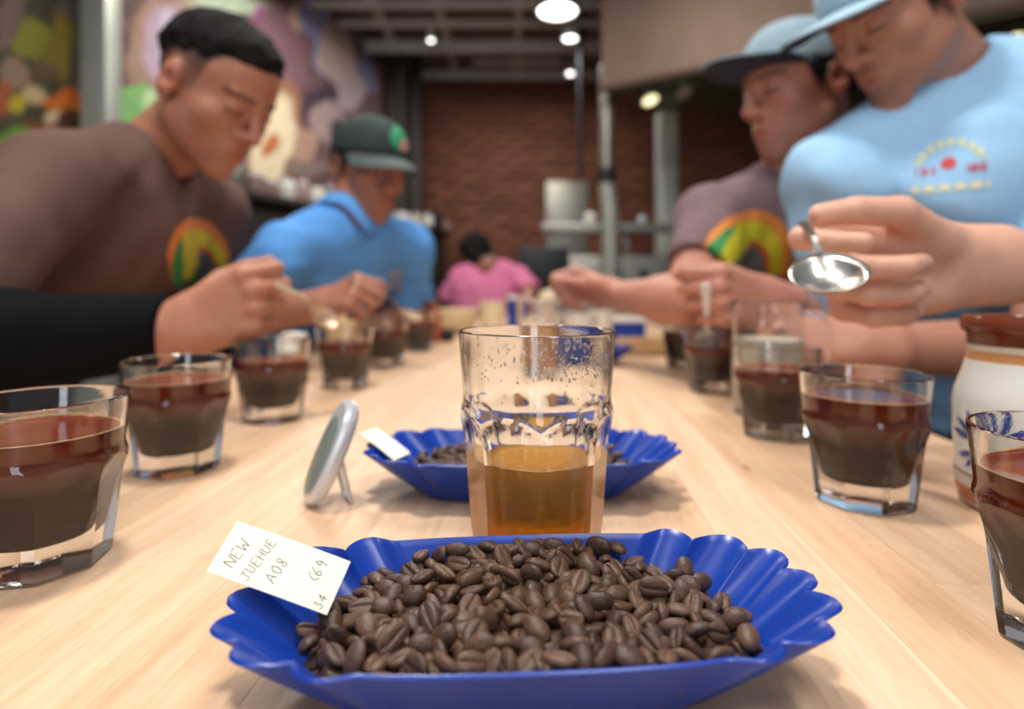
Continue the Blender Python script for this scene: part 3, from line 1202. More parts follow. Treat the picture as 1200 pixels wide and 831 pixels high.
P1 = settle(660, .092, .042, .0115, 5)
bean_pile(TR1, P1, 298, 'dark roasted coffee bean lying in the heap of the near blue tray', 'lower roasted coffee beans under the heap in the near blue tray', 6)
P2 = settle(430, .075, .036, .0105, 9, -.004)
bean_pile(TR2, P2, 0, '', 'roasted coffee beans heaped in the blue tray behind the tumbler', 10)


# ------------------------------------------------------------------ handwritten cards
def strokes_text():
    """pencil strokes in card units: x along the long side 0..1, y along the short side 0..1 (short side = .44 long)"""
    L = {
        'N': [[(0, 0), (.05, 1), (.6, 0), (.7, 1)]],
        'E': [[(.6, 1), (.05, .95), (0, 0), (.6, .02)], [(.02, .5), (.5, .52)]],
        'W': [[(0, 1), (.15, 0), (.4, .6), (.6, 0), (.85, 1.05)]],
        'J': [[(.0, .95), (.7, 1)], [(.4, 1), (.35, .1), (.1, 0), (0, .2)]],
        'U': [[(0, 1), (.05, .15), (.3, 0), (.55, .2), (.6, 1)]],
        'H': [[(0, 1), (.05, 0)], [(.6, 1), (.55, 0)], [(.0, .5), (.6, .5)]],
        'A': [[(0, 0), (.35, 1), (.65, 0)], [(.12, .4), (.55, .42)]],
        '0': [[(.3, 1), (.05, .7), (.05, .3), (.3, 0), (.55, .3), (.55, .7), (.3, 1)]],
        '8': [[(.5, .85), (.25, 1), (.1, .75), (.5, .3), (.35, 0), (.05, .2), (.45, .65), (.5, .85)]],
        '6': [[(.5, 1), (.15, .6), (.05, .2), (.3, 0), (.5, .2), (.35, .45), (.1, .35)]],
        '9': [[(.5, .7), (.25, 1), (.05, .75), (.25, .5), (.5, .7), (.45, 0)]],
        '4': [[(.4, 0), (.42, 1), (0, .35), (.6, .35)]],
        '3': [[(0, .95), (.4, .95), (.2, .55), (.5, .3), (.3, 0), (0, .1)]],
        '7': [[(0, 1), (.55, 1), (.2, 0)]],
        '(': [[(.4, 1), (.1, .7), (.05, .3), (.35, 0)]],
    }
    return L


def card(name, label, corners, lines, thick=.0006):
    """corners: TL, TR, BR, BL of the card as seen; lines: (text, u, v, du, dv, size) writing runs along (du,dv)"""
    TL, TRc, BR, BL = [np.asarray(c, float) for c in corners]
    cen = (TL + TRc + BR + BL) / 4
    ux = unit((TRc + BR) - (TL + BL))
    nrm = unit(np.cross(ux, (TL + TRc) - (BL + BR)))
    uy = np.cross(nrm, ux)
    Lx = (np.linalg.norm(TRc - TL) + np.linalg.norm(BR - BL)) / 2
    Ly = (np.linalg.norm(TL - BL) + np.linalg.norm(TRc - BR)) / 2
    def pt(u, v, w=0.0):
        # slight bow so the paper is not perfectly flat
        bow = .0007 * math.sin(PI * u)
        return ux * (u - .5) * Lx + uy * (v - .5) * Ly + nrm * (w + bow)
    nu, nv = 10, 4
    V, F = [], []
    for w in (0, -thick):
        for j in range(nv + 1):
            for i in range(nu + 1):
                V.append(pt(i / nu, j / nv, w))
    k = (nu + 1) * (nv + 1)
    for j in range(nv):
        for i in range(nu):
            a = j * (nu + 1) + i
            F.append((a, a + 1, a + nu + 2, a + nu + 1))
            F.append((k + a, k + a + nu + 1, k + a + nu + 2, k + a + 1))
    bd = [i for i in range(nu + 1)] + [(j + 1) * (nu + 1) - 1 for j in range(1, nv + 1)] + [nv * (nu + 1) + i for i in range(nu - 1, -1, -1)] + [j * (nu + 1) for j in range(nv - 1, 0, -1)]
    for q in range(len(bd)):
        a, b_ = bd[q], bd[(q + 1) % len(bd)]
        F.append((a, k + a, k + b_, b_))
    me = mesh_from(name, V, F, False)
    o = link(name, me, M['card'], None, (cen[0], cen[1], cen[2] + TZ))
    tag(o, label, 'note card')
    GL = strokes_text()
    mb = MB()
    for (txt, u, v, ang, size) in lines:
        ca, sa = math.cos(R(ang)), math.sin(R(ang))
        adv = 0.0
        for ch in txt:
            wch = .85
            for st in GL.get(ch, []):
                pts = []
                for (a, b_) in st:
                    xx, yy = (adv + a) * size * .82, b_ * size
                    gx = u * Lx + xx * ca - yy * sa
                    gy = v * Ly + xx * sa + yy * ca
                    gx += rng.normal(0, size * .02)
                    gy += rng.normal(0, size * .02)
                    pts.append(pt(gx / Lx, gy / Ly, .00006))
                # smooth the stroke
                P = np.array(pts)
                tt = np.linspace(0, len(P) - 1, (len(P) - 1) * 4 + 1)
                P = np.stack([np.interp(tt, np.arange(len(P)), P[:, q]) for q in range(3)], -1)
                mb.tube(P, .00014, 5)
            adv += wch if ch != '(' else .45
    if lines:
        mb.build('handwriting', M['ink'], o)
    return o


c1 = [U(274, 610, .240), U(410, 657, .238), U(384, 722, .224), U(246, 670, .226)]
card('note_card', 'cream card with pencilled lettering leaning in the near tray', c1,
     [('NEW', .17, .20, 80, .0048), ('JUEHUE', .33, .08, 80, .0040), ('A08', .52, .18, 80, .0046), ('(69', .82, .46, 80, .0046), ('34', .94, .05, 80, .0038)])
c2 = [U(437, 499, .455), U(477, 528, .443), U(466, 542, .422), U(425, 511, .430)]
card('note_card', 'blank-looking cream card stuck in the tray behind the tumbler', c2, [])

# ------------------------------------------------------------------ folding kitchen timer
tb0 = U(362, 592, .405)
tm = thing('kitchen_timer', 'silver oval kitchen timer propped on its kickstand at left', 'timer', (tb0[0], tb0[1], TZ))


def oval_plate(a, b_, th, n=40, ins=.0):
    V, F = [], []
    prof = [(1 - .10, -th / 2), (1, -th * .2), (1, th * .2), (1 - .10, th / 2)]
    for (s_, w) in prof:
        for i in range(n):
            t_ = 2 * PI * i / n
            V.append((a * s_ * math.copysign(abs(math.cos(t_)) ** .8, math.cos(t_)), w, b_ * s_ * math.copysign(abs(math.sin(t_)) ** .8, math.sin(t_)) + b_))
    for j in range(3):
        for i in range(n):
            F.append((j * n + i, j * n + (i + 1) % n, (j + 1) * n + (i + 1) % n, (j + 1) * n + i))
    F.append(tuple(range(n - 1, -1, -1)))
    F.append(tuple(3 * n + i for i in range(n)))
    return V, F


lean = Matrix.Rotation(R(-60), 3, 'Z') @ Matrix.Rotation(R(-24), 3, 'X')
V, F = oval_plate(.0195, .0365, .010)
MB().add([tuple(lean @ Vector(v)) for v in V], F).build('timer_case', M['silver'], tm, loc=(0, 0, .002))
V, F = oval_plate(.0140, .0265, .002)
MB().add([tuple(lean @ Vector((v[0], v[1] - .0053, v[2] + .0065))) for v in V], F).build('timer_screen', M['lcd'], tm, loc=(0, 0, .002))
V, F = oval_plate(.0192, .036, .0022)
MB().add([tuple(lean @ Vector((v[0], v[1] - .0006, v[2] + .0005))) for v in V], F).build('case_trim', M['white'], tm, loc=(0, 0, .002))
top_ = lean @ Vector((0, .007, .034))
foot1 = lean @ Vector((-.012, .04, -.0))
mb = MB()
b0 = np.array(lean @ Vector((-.011, .006, .034))) + [0, 0, .002]
b1 = np.array(lean @ Vector((.011, .006, .034))) + [0, 0, .002]
back = np.array(Matrix.Rotation(R(-60), 3, 'Z') @ Vector((0, 1, 0)))
side = np.array(Matrix.Rotation(R(-60), 3, 'Z') @ Vector((1, 0, 0)))
fz = np.array([0, 0, 0.0016])
f0 = back * .026 - side * .010 + fz
f1 = back * .026 + side * .010 + fz
mb.tube([b0, f0, f1, b1], .0015, 8)
mb.build('kickstand', M['silver'], tm)

# ------------------------------------------------------------------ painted jug at right
jp = (.352, .398)
jug = thing('painted_jug', 'cream pottery jug with brown rim and blue brushed flower at right', 'jug', (jp[0], jp[1], TZ))
jprof = [(.0395, 0), (.0445, .002), (.0462, .012), (.0468, .03), (.0475, .05), (.0478, .066), (.0462, .074), (.0425, .084), (.0396, .094), (.039, .100), (.0398, .103),
         (.0398, .108), (.0402, .1095), (.0425, .1105), (.0435, .113), (.0435, .117), (.0415, .120), (.038, .1195), (.0355, .116), (.0355, .10), (.040, .085), (.043, .065), (.042, .02), (.03, .008), (1e-6, .008)]
M['jug'] = ramp_z_mat('jug_glaze', [(0.0, srgb(176, 150, 124)), (.0045, srgb(190, 160, 130)), (.005, srgb(176, 96, 52)), (.0145, srgb(176, 96, 52)), (.015, srgb(214, 206, 192)),
                                   (.04, srgb(222, 220, 212)), (.099, srgb(226, 224, 214)), (.0995, srgb(202, 140, 88)), (.1055, srgb(202, 140, 88)), (.106, srgb(226, 214, 194)), (.1095, srgb(226, 214, 194)),
                                   (.110, srgb(110, 52, 30)), (.122, srgb(112, 54, 32))], .16, .5, ior=1.5, warp=.0006)
jprof = [(r, z * 1.075) for r, z in jprof]
MB().lathe(jprof, 64).build('jug_body', M['jug'], jug)
M['cobalt'] = mat('cobalt_brushwork', srgb(24, 52, 140), .2, var=.3, scale=200)
jr = lambda z: np.interp(z, [p_[1] for p_ in jprof[:12]], [p_[0] for p_ in jprof[:12]])
mb = MB()


def petal(a0, z0, a1, z1, w0):
    n = 8
    V, F = [], []
    for i in range(n + 1):
        t_ = i / n
        a, z = a0 + (a1 - a0) * t_, z0 + (z1 - z0) * t_
        w = w0 * (math.sin(PI * min(1, t_ * .85 + .12)) ** .7)
        L_ = math.hypot((a1 - a0) * .046, z1 - z0)
        nx, nz_ = -(z1 - z0) / L_, (a1 - a0) * .046 / L_
        for s_ in (-1, 0, 1):
            aa = a + s_ * w * nx / .046
            zz = z + s_ * w * nz_
            r = jr(zz) + .0005 + (.0002 if s_ == 0 else 0)
            V.append((r * math.cos(aa), r * math.sin(aa), zz))
    for i in range(n):
        for s_ in range(2):
            F.append((i * 3 + s_, i * 3 + s_ + 1, i * 3 + s_ + 4, i * 3 + s_ + 3))
    mb.add(V, F)


ja = R(-166) + .18           # the side of the jug that faces the table's end
for k, dg in enumerate([-78, -52, -26, 0, 26, 50, 72]):
    d0 = R(dg)
    petal(ja - .18 + .2 * math.sin(d0), .047 + .006 * math.cos(d0), ja - .18 + .62 * math.sin(d0), .047 + .021 * math.cos(d0), .0022)
for k, dg in enumerate([-70, -40, -10, 20, 50]):
    d0 = R(dg)
    petal(ja - .18 + .18 * math.sin(d0), .040 - .004 * math.cos(d0), ja - .18 + .5 * math.sin(d0), .040 - .015 * math.cos(d0), .0019)
mb.build('painted_flower', M['cobalt'], jug)
mb = MB()
mb.tube([((jr(.023) + .0002) * math.cos(a), (jr(.023) + .0002) * math.sin(a), .023 + .0006 * math.sin(a * 7)) for a in np.linspace(ja - 1.0, ja + 1.2, 30)], .0006, 6)
M['brushbrown'] = mat('brown_brush_line', srgb(110, 70, 50), .3, var=.3, scale=200)
mb.build('painted_line', M['brushbrown'], jug)
hd = MB()
ha = R(15)
hp = [(.043, .098), (.066, .094), (.074, .072), (.066, .045), (.0465, .035)]
hs = np.linspace(0, 4, 17)
hr = np.interp(hs, range(5), [q[0] for q in hp])
hz = np.interp(hs, range(5), [q[1] for q in hp])
hd.tube([(r * math.cos(ha) * .62 + .018 * math.cos(ha), r * math.sin(ha) * .62 + .018 * math.sin(ha), z) for r, z in zip(hr, hz)], .0055, 10)
hd.build('jug_handle', M['jug'], jug)

# ------------------------------------------------------------------ glass pitcher on the right
pp = U(900, 0, .690)
pt_ = thing('glass_pitcher', 'clear glass pitcher with handle behind the right row glasses', 'pitcher', (pp[0], pp[1], TZ))
pr = [(.030, 0), (.036, .002), (.039, .02), (.040, .06), (.0385, .09), (.039, .115), (.041, .130), (.0405, .1312), (.0385, .130), (.0365, .115), (.036, .09), (.0375, .06), (.0365, .02), (.034, .008), (1e-6, .007)]
MB().lathe(pr, 48).build('pitcher_wall', M['glass'], pt_)
MB().lathe([(1e-6, .0068), (.0341, .0078), (.0367, .02), (.0377, .06), (.0367, .088), (.036, .0882), (1e-6, .0878)], 40).build('milky_liquid', mat('cloudy_water', srgb(206, 196, 176), .3, var=.06, scale=60), pt_)
MB().tube([(.038, -.004, .118), (.058, -.010, .117), (.065, -.012, .095), (.060, -.011, .060), (.0385, -.005, .045)], [.004, .0045, .0045, .0045, .004], 12).build('pitcher_handle', M['glass'], pt_)

# ------------------------------------------------------------------ clutter at the far end
def cup(name, label, cat, px, Y, prof, m, n=28):
    p = U(px, 0, Y * 1.15)
    mb = MB().lathe(prof, n)
    o = mb.build(name, m, None, (p[0], p[1], TZ))
    return tag(o, label, cat)


def box_thing(name, label, cat, px, Y, d, m, rz=0.0, lidm=None):
    p = U(px, 0, Y * 1.15)
    t = thing(name, label, cat, (p[0], p[1], TZ), rz)
    w = .006
    mb = MB().box((0, 0, .004), (d[0], d[1], .008))
    mb.box((0, -d[1] / 2 + w / 2, d[2] / 2), (d[0], w, d[2])).box((0, d[1] / 2 - w / 2, d[2] / 2), (d[0], w, d[2]))
    mb.box((-d[0] / 2 + w / 2, 0, d[2] / 2), (w, d[1] - 2 * w, d[2])).box((d[0] / 2 - w / 2, 0, d[2] / 2), (w, d[1] - 2 * w, d[2]))
    mb.build('box_walls', m, t, smooth=False)
    if lidm:
        MB().box((0, 0, d[2] + .006), (d[0] + .008, d[1] + .008, .012), bev=.003).build('lid', lidm, t)
    return t


tumb = [(.028, 0), (.032, .003), (.042, .10), (.0405, .10), (.031, .008), (1e-6, .007)]
bowl = [(.03, 0), (.045, .006), (.07, .045), (.078, .075), (.075, .075), (.066, .044), (.04, .011), (1e-6, .009)]
cup('mixing_bowl', 'cream ceramic bowl at the far left of the clutter', 'bowl', 535, 1.62, bowl, M['cream'])
cup('pepper_grinder', 'slim terracotta bottle standing beside the cream bowl', 'bottle', 508, 1.36, [(.016, 0), (.02, .004), (.02, .07), (.012, .085), (.012, .10), (.014, .104), (1e-6, .106)], M['terracotta'])
cup('salt_cellar', 'small dark grey pot in front of the cream bowl', 'pot', 524, 1.38, [(.014, 0), (.02, .006), (.021, .028), (.016, .034), (1e-6, .036)], M['black'])
cup('paper_cup', 'cream paper cup in the middle of the far clutter', 'cup', 577, 1.60, tumb, M['cream'])
cup('paper_cup', 'white paper cup left of the blue lidded box', 'cup', 684, 1.18, [(.022, 0), (.024, .003), (.033, .082), (.035, .084), (.0325, .084), (.023, .006), (1e-6, .005)], M['white'])
cup('paper_cup', 'white paper cup behind and right of its twin', 'cup', 704, 1.32, [(.022, 0), (.024, .003), (.033, .082), (.035, .084), (.0325, .084), (.023, .006), (1e-6, .005)], M['white'])
cup('plastic_tub', 'clear plastic tub standing behind the far tumbler', 'tub', 652, 1.36, [(.05, 0), (.055, .004), (.066, .095), (.07, .098), (.0685, .1), (.064, .097), (.053, .008), (1e-6, .006)], M['plastic'])
cup('egg_cup', 'round cream pot peeking above the clear tub', 'pot', 645, 1.75, [(.02, 0), (.03, .01), (.04, .06), (.045, .10), (.03, .13), (1e-6, .135)], M['cream'])
box_thing('wooden_box', 'small pale wooden box right of the white cups', 'box', 752, 1.12, (.095, .06, .035), M['tan'], .1)
box_thing('storage_box', 'small blue box with white lid behind the wooden box', 'box', 735, 1.42, (.09, .07, .05), M['blue'], -.1, M['white'])
box_thing('storage_box', 'small blue box right of the cream paper cup', 'box', 601, 1.78, (.035, .04, .1), M['blue'], .2, M['white'])
cup('coffee_filter', 'stack of white paper filters between the boxes', 'filters', 706, 1.05, [(.012, 0), (.016, .002), (.026, .028), (.024, .028), (.014, .006), (1e-6, .005)], M['white'])
cup('cream_pot', 'glass jar of brown sugar with pale lid behind left hand', 'jar', 345, .80, [(.02, 0), (.022, .004), (.022, .055), (.018, .06), (.02, .062), (.02, .075), (1e-6, .078)], M['white'])
cup('coaster', 'round cork lid lying beyond the fourth left glass', 'lid', 397, 1.02, [(.034, 0), (.036, .003), (.036, .085), (.034, .088), (1e-6, .089)], M['tan'])

# ================================================================== PEOPLE
# bodies are one continuous surface each: smooth-blended volumes meshed by surface nets
def smin(a, b, k):
    h = np.clip(.5 + .5 * (b - a) / k, 0, 1)
    return b + (a - b) * h - k * h * (1 - h)


class SDF:
    def __init__(s):
        s.ops = []

    def u(s, fn, k=.01):
        s.ops.append(('u', fn, k))
        return s

    def cut(s, fn, k=.004):
        s.ops.append(('s', fn, k))
        return s

    def clip(s, fn, k=.003):
        s.ops.append(('i', fn, k))
        return s

    def wave(s, fn, amp):
        s.ops.append(('n', fn, amp))
        return s

    def eval(s, C, P, Rb):
        """C (n,3) block centres, P (n,m,3) samples"""
        n, m = P.shape[:2]
        D = np.full((n, m), 9.0, np.float32)
        for op, fn, k in s.ops:
            if op == 'n':
                D += fn(P.reshape(-1, 3)).reshape(n, m)
                continue
            dc = fn(C)
            if op == 'i':
                act = dc > -(Rb + k)
            else:
                act = dc < Rb * 1.3 + 2 * k + .012
            if not act.any():
                continue
            d = fn(P[act].reshape(-1, 3)).reshape(-1, m).astype(np.float32)
            if op == 'u':
                D[act] = smin(D[act], d, k)
            elif op == 's':
                D[act] = -smin(-D[act], d, k)
            else:
                D[act] = -smin(-D[act], -d, k)
        return D

    def mesh(s, vox, lo, hi):
        n = 8
        bs = n * vox
        lo = np.asarray(lo, float)
        dims = np.ceil((np.asarray(hi) - lo) / bs).astype(int)
        B = np.stack(np.meshgrid(*[np.arange(d) for d in dims], indexing='ij'), -1).reshape(-1, 3)
        C = (lo + (B + .5) * bs).astype(np.float32)
        d = s.eval(C, C[:, None, :], bs * 3)[:, 0]
        keep = np.abs(d) < bs * 1.6 + .012
        B, C = B[keep], C[keep]
        o9 = np.stack(np.meshgrid(*[np.arange(9)] * 3, indexing='ij'), -1).reshape(-1, 3)
        P = (lo + (B[:, None, :] * n + o9[None]) * vox).astype(np.float32)
        D = s.eval(C, P, bs * .87).reshape(-1, 9, 9, 9)
        I = D < 0
        cnt = np.zeros(D.shape[:1] + (8, 8, 8), np.int8)
        corner = [(a, b, c) for a in (0, 1) for b in (0, 1) for c in (0, 1)]
        for a, b, c in corner:
            cnt += I[:, a:a + 8, b:b + 8, c:c + 8]
        bi, i, j, k = np.nonzero((cnt > 0) & (cnt < 8))
        Vc = np.stack([D[bi, i + a, j + b, k + c] for a, b, c in corner], -1)
        off = np.array(corner, float)
        acc = np.zeros((len(bi), 3))
        num = np.zeros(len(bi))
        for p in range(8):
            for q in range(p + 1, 8):
                if np.abs(off[p] - off[q]).sum() != 1:
                    continue
                sg = (Vc[:, p] < 0) != (Vc[:, q] < 0)
                t = np.where(sg, Vc[:, p] / np.where(sg, Vc[:, p] - Vc[:, q], 1), 0)
                acc += sg[:, None] * (off[p] + t[:, None] * (off[q] - off[p]))
                num += sg
        g = B[bi] * n + np.stack([i, j, k], -1)
        V = lo + (g + acc / num[:, None]) * vox
        G = dims * n + 2
        key = ((g[:, 0] + 1) * G[1] + g[:, 1] + 1) * G[2] + g[:, 2] + 1
        order = np.argsort(key)
        sk = key[order]
        Fs = []
        for ax in range(3):
            sl = [slice(0, 8)] * 3
            sl2 = list(sl)
            sl2[ax] = slice(1, 9)
            A0 = I[(slice(None), *sl)]
            A1 = I[(slice(None), *sl2)]
            bb, x, y, z = np.nonzero(A0 != A1)
            c = B[bb] * n + np.stack([x, y, z], -1)
            u_, v_ = [(1, 2), (2, 0), (0, 1)][ax]
            ids = []
            ok = np.ones(len(c), bool)
            for du, dv in [(-1, -1), (0, -1), (0, 0), (-1, 0)]:
                h = c.copy()
                h[:, u_] += du
                h[:, v_] += dv
                kk = ((h[:, 0] + 1) * G[1] + h[:, 1] + 1) * G[2] + h[:, 2] + 1
                pos = np.clip(np.searchsorted(sk, kk), 0, len(sk) - 1)
                ok &= sk[pos] == kk
                ids.append(order[pos])
            F = np.stack(ids, -1)
            flip = ~A0[bb, x, y, z]
            F[flip] = F[flip][:, ::-1]
            Fs.append(F[ok])
        return V, np.concatenate(Fs)


def f32(*a):
    return [np.asarray(v, np.float32) for v in a]


def cone(a, b, ra, rb):
    a, b = f32(a, b)
    ba = b - a
    L2 = float((ba ** 2).sum()) + 1e-12

    def fn(P):
        pa = P - a
        h = np.clip((pa @ ba) / L2, 0, 1)
        return np.sqrt(((pa - h[:, None] * ba) ** 2).sum(-1)) - (ra + (rb - ra) * h)
    return fn


def ball(c, r):
    c, = f32(c)
    return lambda P: np.sqrt(((P - c) ** 2).sum(-1)) - r


def ell(c, r, Rm=None):
    """ellipsoid; Rm rows are its axes"""
    c, r = f32(c, r)
    Rm = None if Rm is None else np.asarray(Rm, np.float32)

    def fn(P):
        q = P - c
        if Rm is not None:
            q = q @ Rm.T
        k0 = np.sqrt(((q / r) ** 2).sum(-1))
        k1 = np.sqrt(((q / r ** 2) ** 2).sum(-1)) + 1e-9
        return k0 * (k0 - 1) / k1
    return fn


def plane(p, nrm):
    p, nrm = f32(p, unit(nrm))
    return lambda P: (P - p) @ nrm


def both(f1, f2):
    return lambda P: np.maximum(f1(P), f2(P))


def folds(seed, sx, amp):
    g = np.random.default_rng(seed)
    ks = [unit(g.normal(size=3)) * g.uniform(.6, 1.5) * sx for _ in range(7)]
    ph = g.uniform(0, 6, 7)

    def fn(P):
        w = np.sin(P @ ks[0].astype(np.float32) * .5 + ph[0]) * 1.6
        o = 0
        for q in range(1, 7):
            o = o + np.sin(P @ ks[q].astype(np.float32) + ph[q] + w)
        return amp * o / 3
    return fn


def head_axes(psi, pitch, roll=0):
    ps, p = R(psi), R(pitch)
    f = np.array([math.cos(p) * math.sin(ps), -math.cos(p) * math.cos(ps), -math.sin(p)])
    u = np.array([math.sin(p) * math.sin(ps), -math.sin(p) * math.cos(ps), math.cos(p)])
    r = np.cross(f, u)
    c, s = math.cos(R(roll)), math.sin(R(roll))
    r, u = r * c + u * s, u * c - r * s
    return np.array([r, f, u])


class Frame:
    """head-local coordinates: x to the person's right, y forward, z up"""
    def __init__(s, c, A):
        s.c, s.A = np.asarray(c, float), np.asarray(A, float)

    def w(s, p):
        return s.c + np.asarray(p, float) @ s.A

    def loc(s, P):
        return (np.asarray(P) - s.c) @ s.A.T


def head_sdf(S_, fr, jaw=1.0):
    w, A = fr.w, fr.A
    e = lambda c, r: ell(w(c), r, A)
    S_.u(e((0, -.012, .03), (.075, .094, .086)), .01)
    S_.u(e((0, .03, .045), (.060, .056, .056)), .02)
    S_.u(e((0, .028, -.03), (.060 * jaw, .060, .072)), .022)
    for sx in (-1, 1):
        S_.u(cone(w((sx * .048 * jaw, .0, -.052)), w((sx * .012, .070, -.096)), .019, .016), .022)
        S_.u(ball(w((sx * .042, .056, -.018)), .020), .02)
        S_.u(cone(w((sx * .036, .073, .028)), w((sx * .008, .086, .025)), .009, .0085), .012)
    S_.u(ball(w((0, .073, -.095)), .018), .016)
    S_.u(e((0, .070, -.060), (.034, .027, .030)), .02)
    for sx in (-1, 1):
        S_.cut(ball(w((sx * .032, .1005, .006)), .0165), .012)
    S_.u(cone(w((0, .086, .020)), w((0, .108, -.020)), .0075, .010), .010)
    S_.u(ball(w((0, .1085, -.025)), .0105), .007)
    for sx in (-1, 1):
        S_.u(ball(w((sx * .0125, .096, -.028)), .0082), .007)
        S_.u(ball(w((sx * .0315, .0745, .0075)), .0138), .005)
    S_.u(e((0, .0915, -.0565), (.023, .009, .0055)), .005)
    S_.u(e((0, .0895, -.0670), (.019, .009, .0060)), .005)
    S_.cut(cone(w((-.021, .0965, -.0615)), w((.021, .0965, -.0615)), .0016, .0016), .004)
    for sx in (-1, 1):
        S_.u(e((sx * .078, -.010, -.004), (.0085, .019, .032)), .008)
        S_.cut(ball(w((sx * .0895, -.006, -.004)), .0115), .006)


def skin_tint(V, fr, base, beard=.0, brow=(.02, .014, .012), hair=None):
    base = np.array(srgb(*base))
    col = np.ones((len(V), 3)) * base
    q = fr.loc(V)
    near = (np.abs(q) < .14).all(1)

    def mix(mask, c):
        m = (np.clip(mask, 0, 1) * near)[:, None]
        col[:] = col * (1 - m) + m * np.array(c)
    g = lambda c, r: np.exp(-(((q - np.array(c)) / np.array(r)) ** 2).sum(1))
    if beard:
        b = np.clip(g((0, .08, -.08), (.05, .05, .032)) + .9 * g((0, .1, -.046), (.026, .03, .007)), 0, 1)
        b *= 1 - np.clip(2 * g((0, .095, -.0615), (.021, .02, .009)), 0, 1)
        mix(b * beard, base * .42)
    if hair is not None:
        hl = np.interp(q[:, 1], hair['line'][0], hair['line'][1])
        if 'fade' in hair:
            fl = np.interp(q[:, 1], hair['fade'][0], hair['fade'][1])
            w_ = np.clip((q[:, 2] - fl) / .008, 0, 1) * np.clip((.055 - q[:, 1]) / .01, 0, 1) * (np.abs(q[:, 0]) < .0805)
            mix(w_ * (.35 + .6 * np.clip((q[:, 2] - fl) / (hl - fl + .004), 0, 1)), (.022, .017, .015))
        else:
            mix(.9 * np.clip((q[:, 2] - hl + .013) / .015, 0, 1) * (q[:, 1] < .045), (.02, .016, .014))
    mix(.45 * g((0, .108, -.025), (.02, .03, .016)), base * np.array([1.06, .82, .78]))
    for sx in (-1, 1):
        mix(.5 * g((sx * .08, -.01, -.004), (.014, .03, .04)), base * np.array([1.08, .78, .74]))
        d = np.abs(q[:, 2] - (.0285 - .10 * np.clip(np.abs(q[:, 0]) - .03, 0, 1) - .05 * np.clip(.03 - np.abs(q[:, 0]), 0, 1)))
        mix(.9 * np.clip(1.4 - d / .0036, 0, 1) * (np.abs(q[:, 0] - sx * .033) < .020) * (q[:, 1] > .055), brow)
        mix(.85 * np.clip(1.5 - np.abs(q[:, 2] - .0005 + 6 * (q[:, 0] - sx * .0315) ** 2) / .0022, 0, 1) * (np.abs(q[:, 0] - sx * .0315) < .014) * (q[:, 1] > .07), brow)
    mix(.75 * np.clip(1.6 - 1.6 * np.sqrt(((q - np.array((0, .095, -.0615))) / np.array((.023, .016, .0105)))[:, :3] ** 2 @ np.ones(3)), 0, 1), base * np.array([.86, .50, .48]))
    return col


def hand_sdf(S_, w, F, N, side, curls, thumb, sc=1.0, spread=.0):
    """w wrist, F towards the knuckles, N palm normal; curls = four (mcp, pip, dip); thumb = three unit triples in (F,T,N)"""
    F = unit(F)
    N = unit(np.asarray(N) - F * np.dot(N, F))
    T = np.cross(F, N) * (1 if side > 0 else -1)
    w = np.asarray(w, float)
    pt = lambda a, b, c: w + sc * (F * a + T * b + N * c)
    lens = [(.043, .026, .021), (.047, .030, .022), (.043, .028, .021), (.034, .021, .019)]
    base = [(.088, .030), (.091, .010), (.086, -.010), (.078, -.029)]
    rads = [(.0098, .0086, .0076), (.0100, .0088, .0078), (.0094, .0083, .0074), (.0084, .0074, .0066)]
    out = {'T': T, 'N': N, 'F': F, 'tips': []}
    # wrist, heel of the hand and metacarpals
    S_.u(cone(pt(-.03, .010, 0), pt(.012, .016, 0), .020 * sc, .017 * sc), .014)
    S_.u(cone(pt(-.03, -.010, 0), pt(.012, -.016, 0), .020 * sc, .017 * sc), .014)
    for k in range(4):
        b = base[k]
        S_.u(cone(pt(.012, b[1] * .55, 0), pt(b[0] - .004, b[1], 0), .0155 * sc, .0115 * sc), .012)
    S_.u(ell(pt(.036, .020, .010), np.array((.030, .016, .014)) * sc, [F, T, N]), .012)
    S_.u(ell(pt(.040, -.022, .008), np.array((.032, .013, .012)) * sc, [F, T, N]), .012)
    for k in range(4):
        b = base[k]
        ang = 0
        fan = (1.5 - k) * spread
        d0 = unit(F * math.cos(fan) + T * math.sin(fan))
        p = pt(b[0], b[1], 0)
        S_.u(ball(p - N * .002 * sc, rads[k][0] * 1.12 * sc), .006)
        for j in range(3):
            ang += R(curls[k][j])
            d = d0 * math.cos(ang) + N * math.sin(ang)
            q = p + d * lens[k][j] * sc
            r0 = rads[k][j] * sc
            r1 = (rads[k][j + 1] if j < 2 else rads[k][2] * .86) * sc
            S_.u(cone(p, q, r0, r1), .0025 if j else .006)
            p = q
        out['tips'].append((p, d))
    p = pt(.020, .022, .010)
    tl, tr = (.044, .033, .026), (.0145, .0115, .0098, .0082)
    for j in range(3):
        a = unit(thumb[j])
        q = p + (F * a[0] + T * a[1] + N * a[2]) * tl[j] * sc
        S_.u(cone(p, q, tr[j] * sc, tr[j + 1] * sc), .008 if j == 0 else .003)
        p = q
    out['tips'].append((p, F * a[0] + T * a[1] + N * a[2]))
    return out


def part_sdf(name, S_, vox, lo, hi, m, root, tint=None):
    V, F = S_.mesh(vox, lo, hi)
    V = V + np.array([0, 0, TZ]) - np.array(root.location)
    me = mesh_from(name, V, F, True)
    if tint is not None:
        set_tint(me, tint(V - np.array([0, 0, TZ]) + np.array(root.location)))
    return link(name, me, m, root)


def bbox(pts, pad):
    P = np.array(pts)
    return P.min(0) - pad, P.max(0) + pad


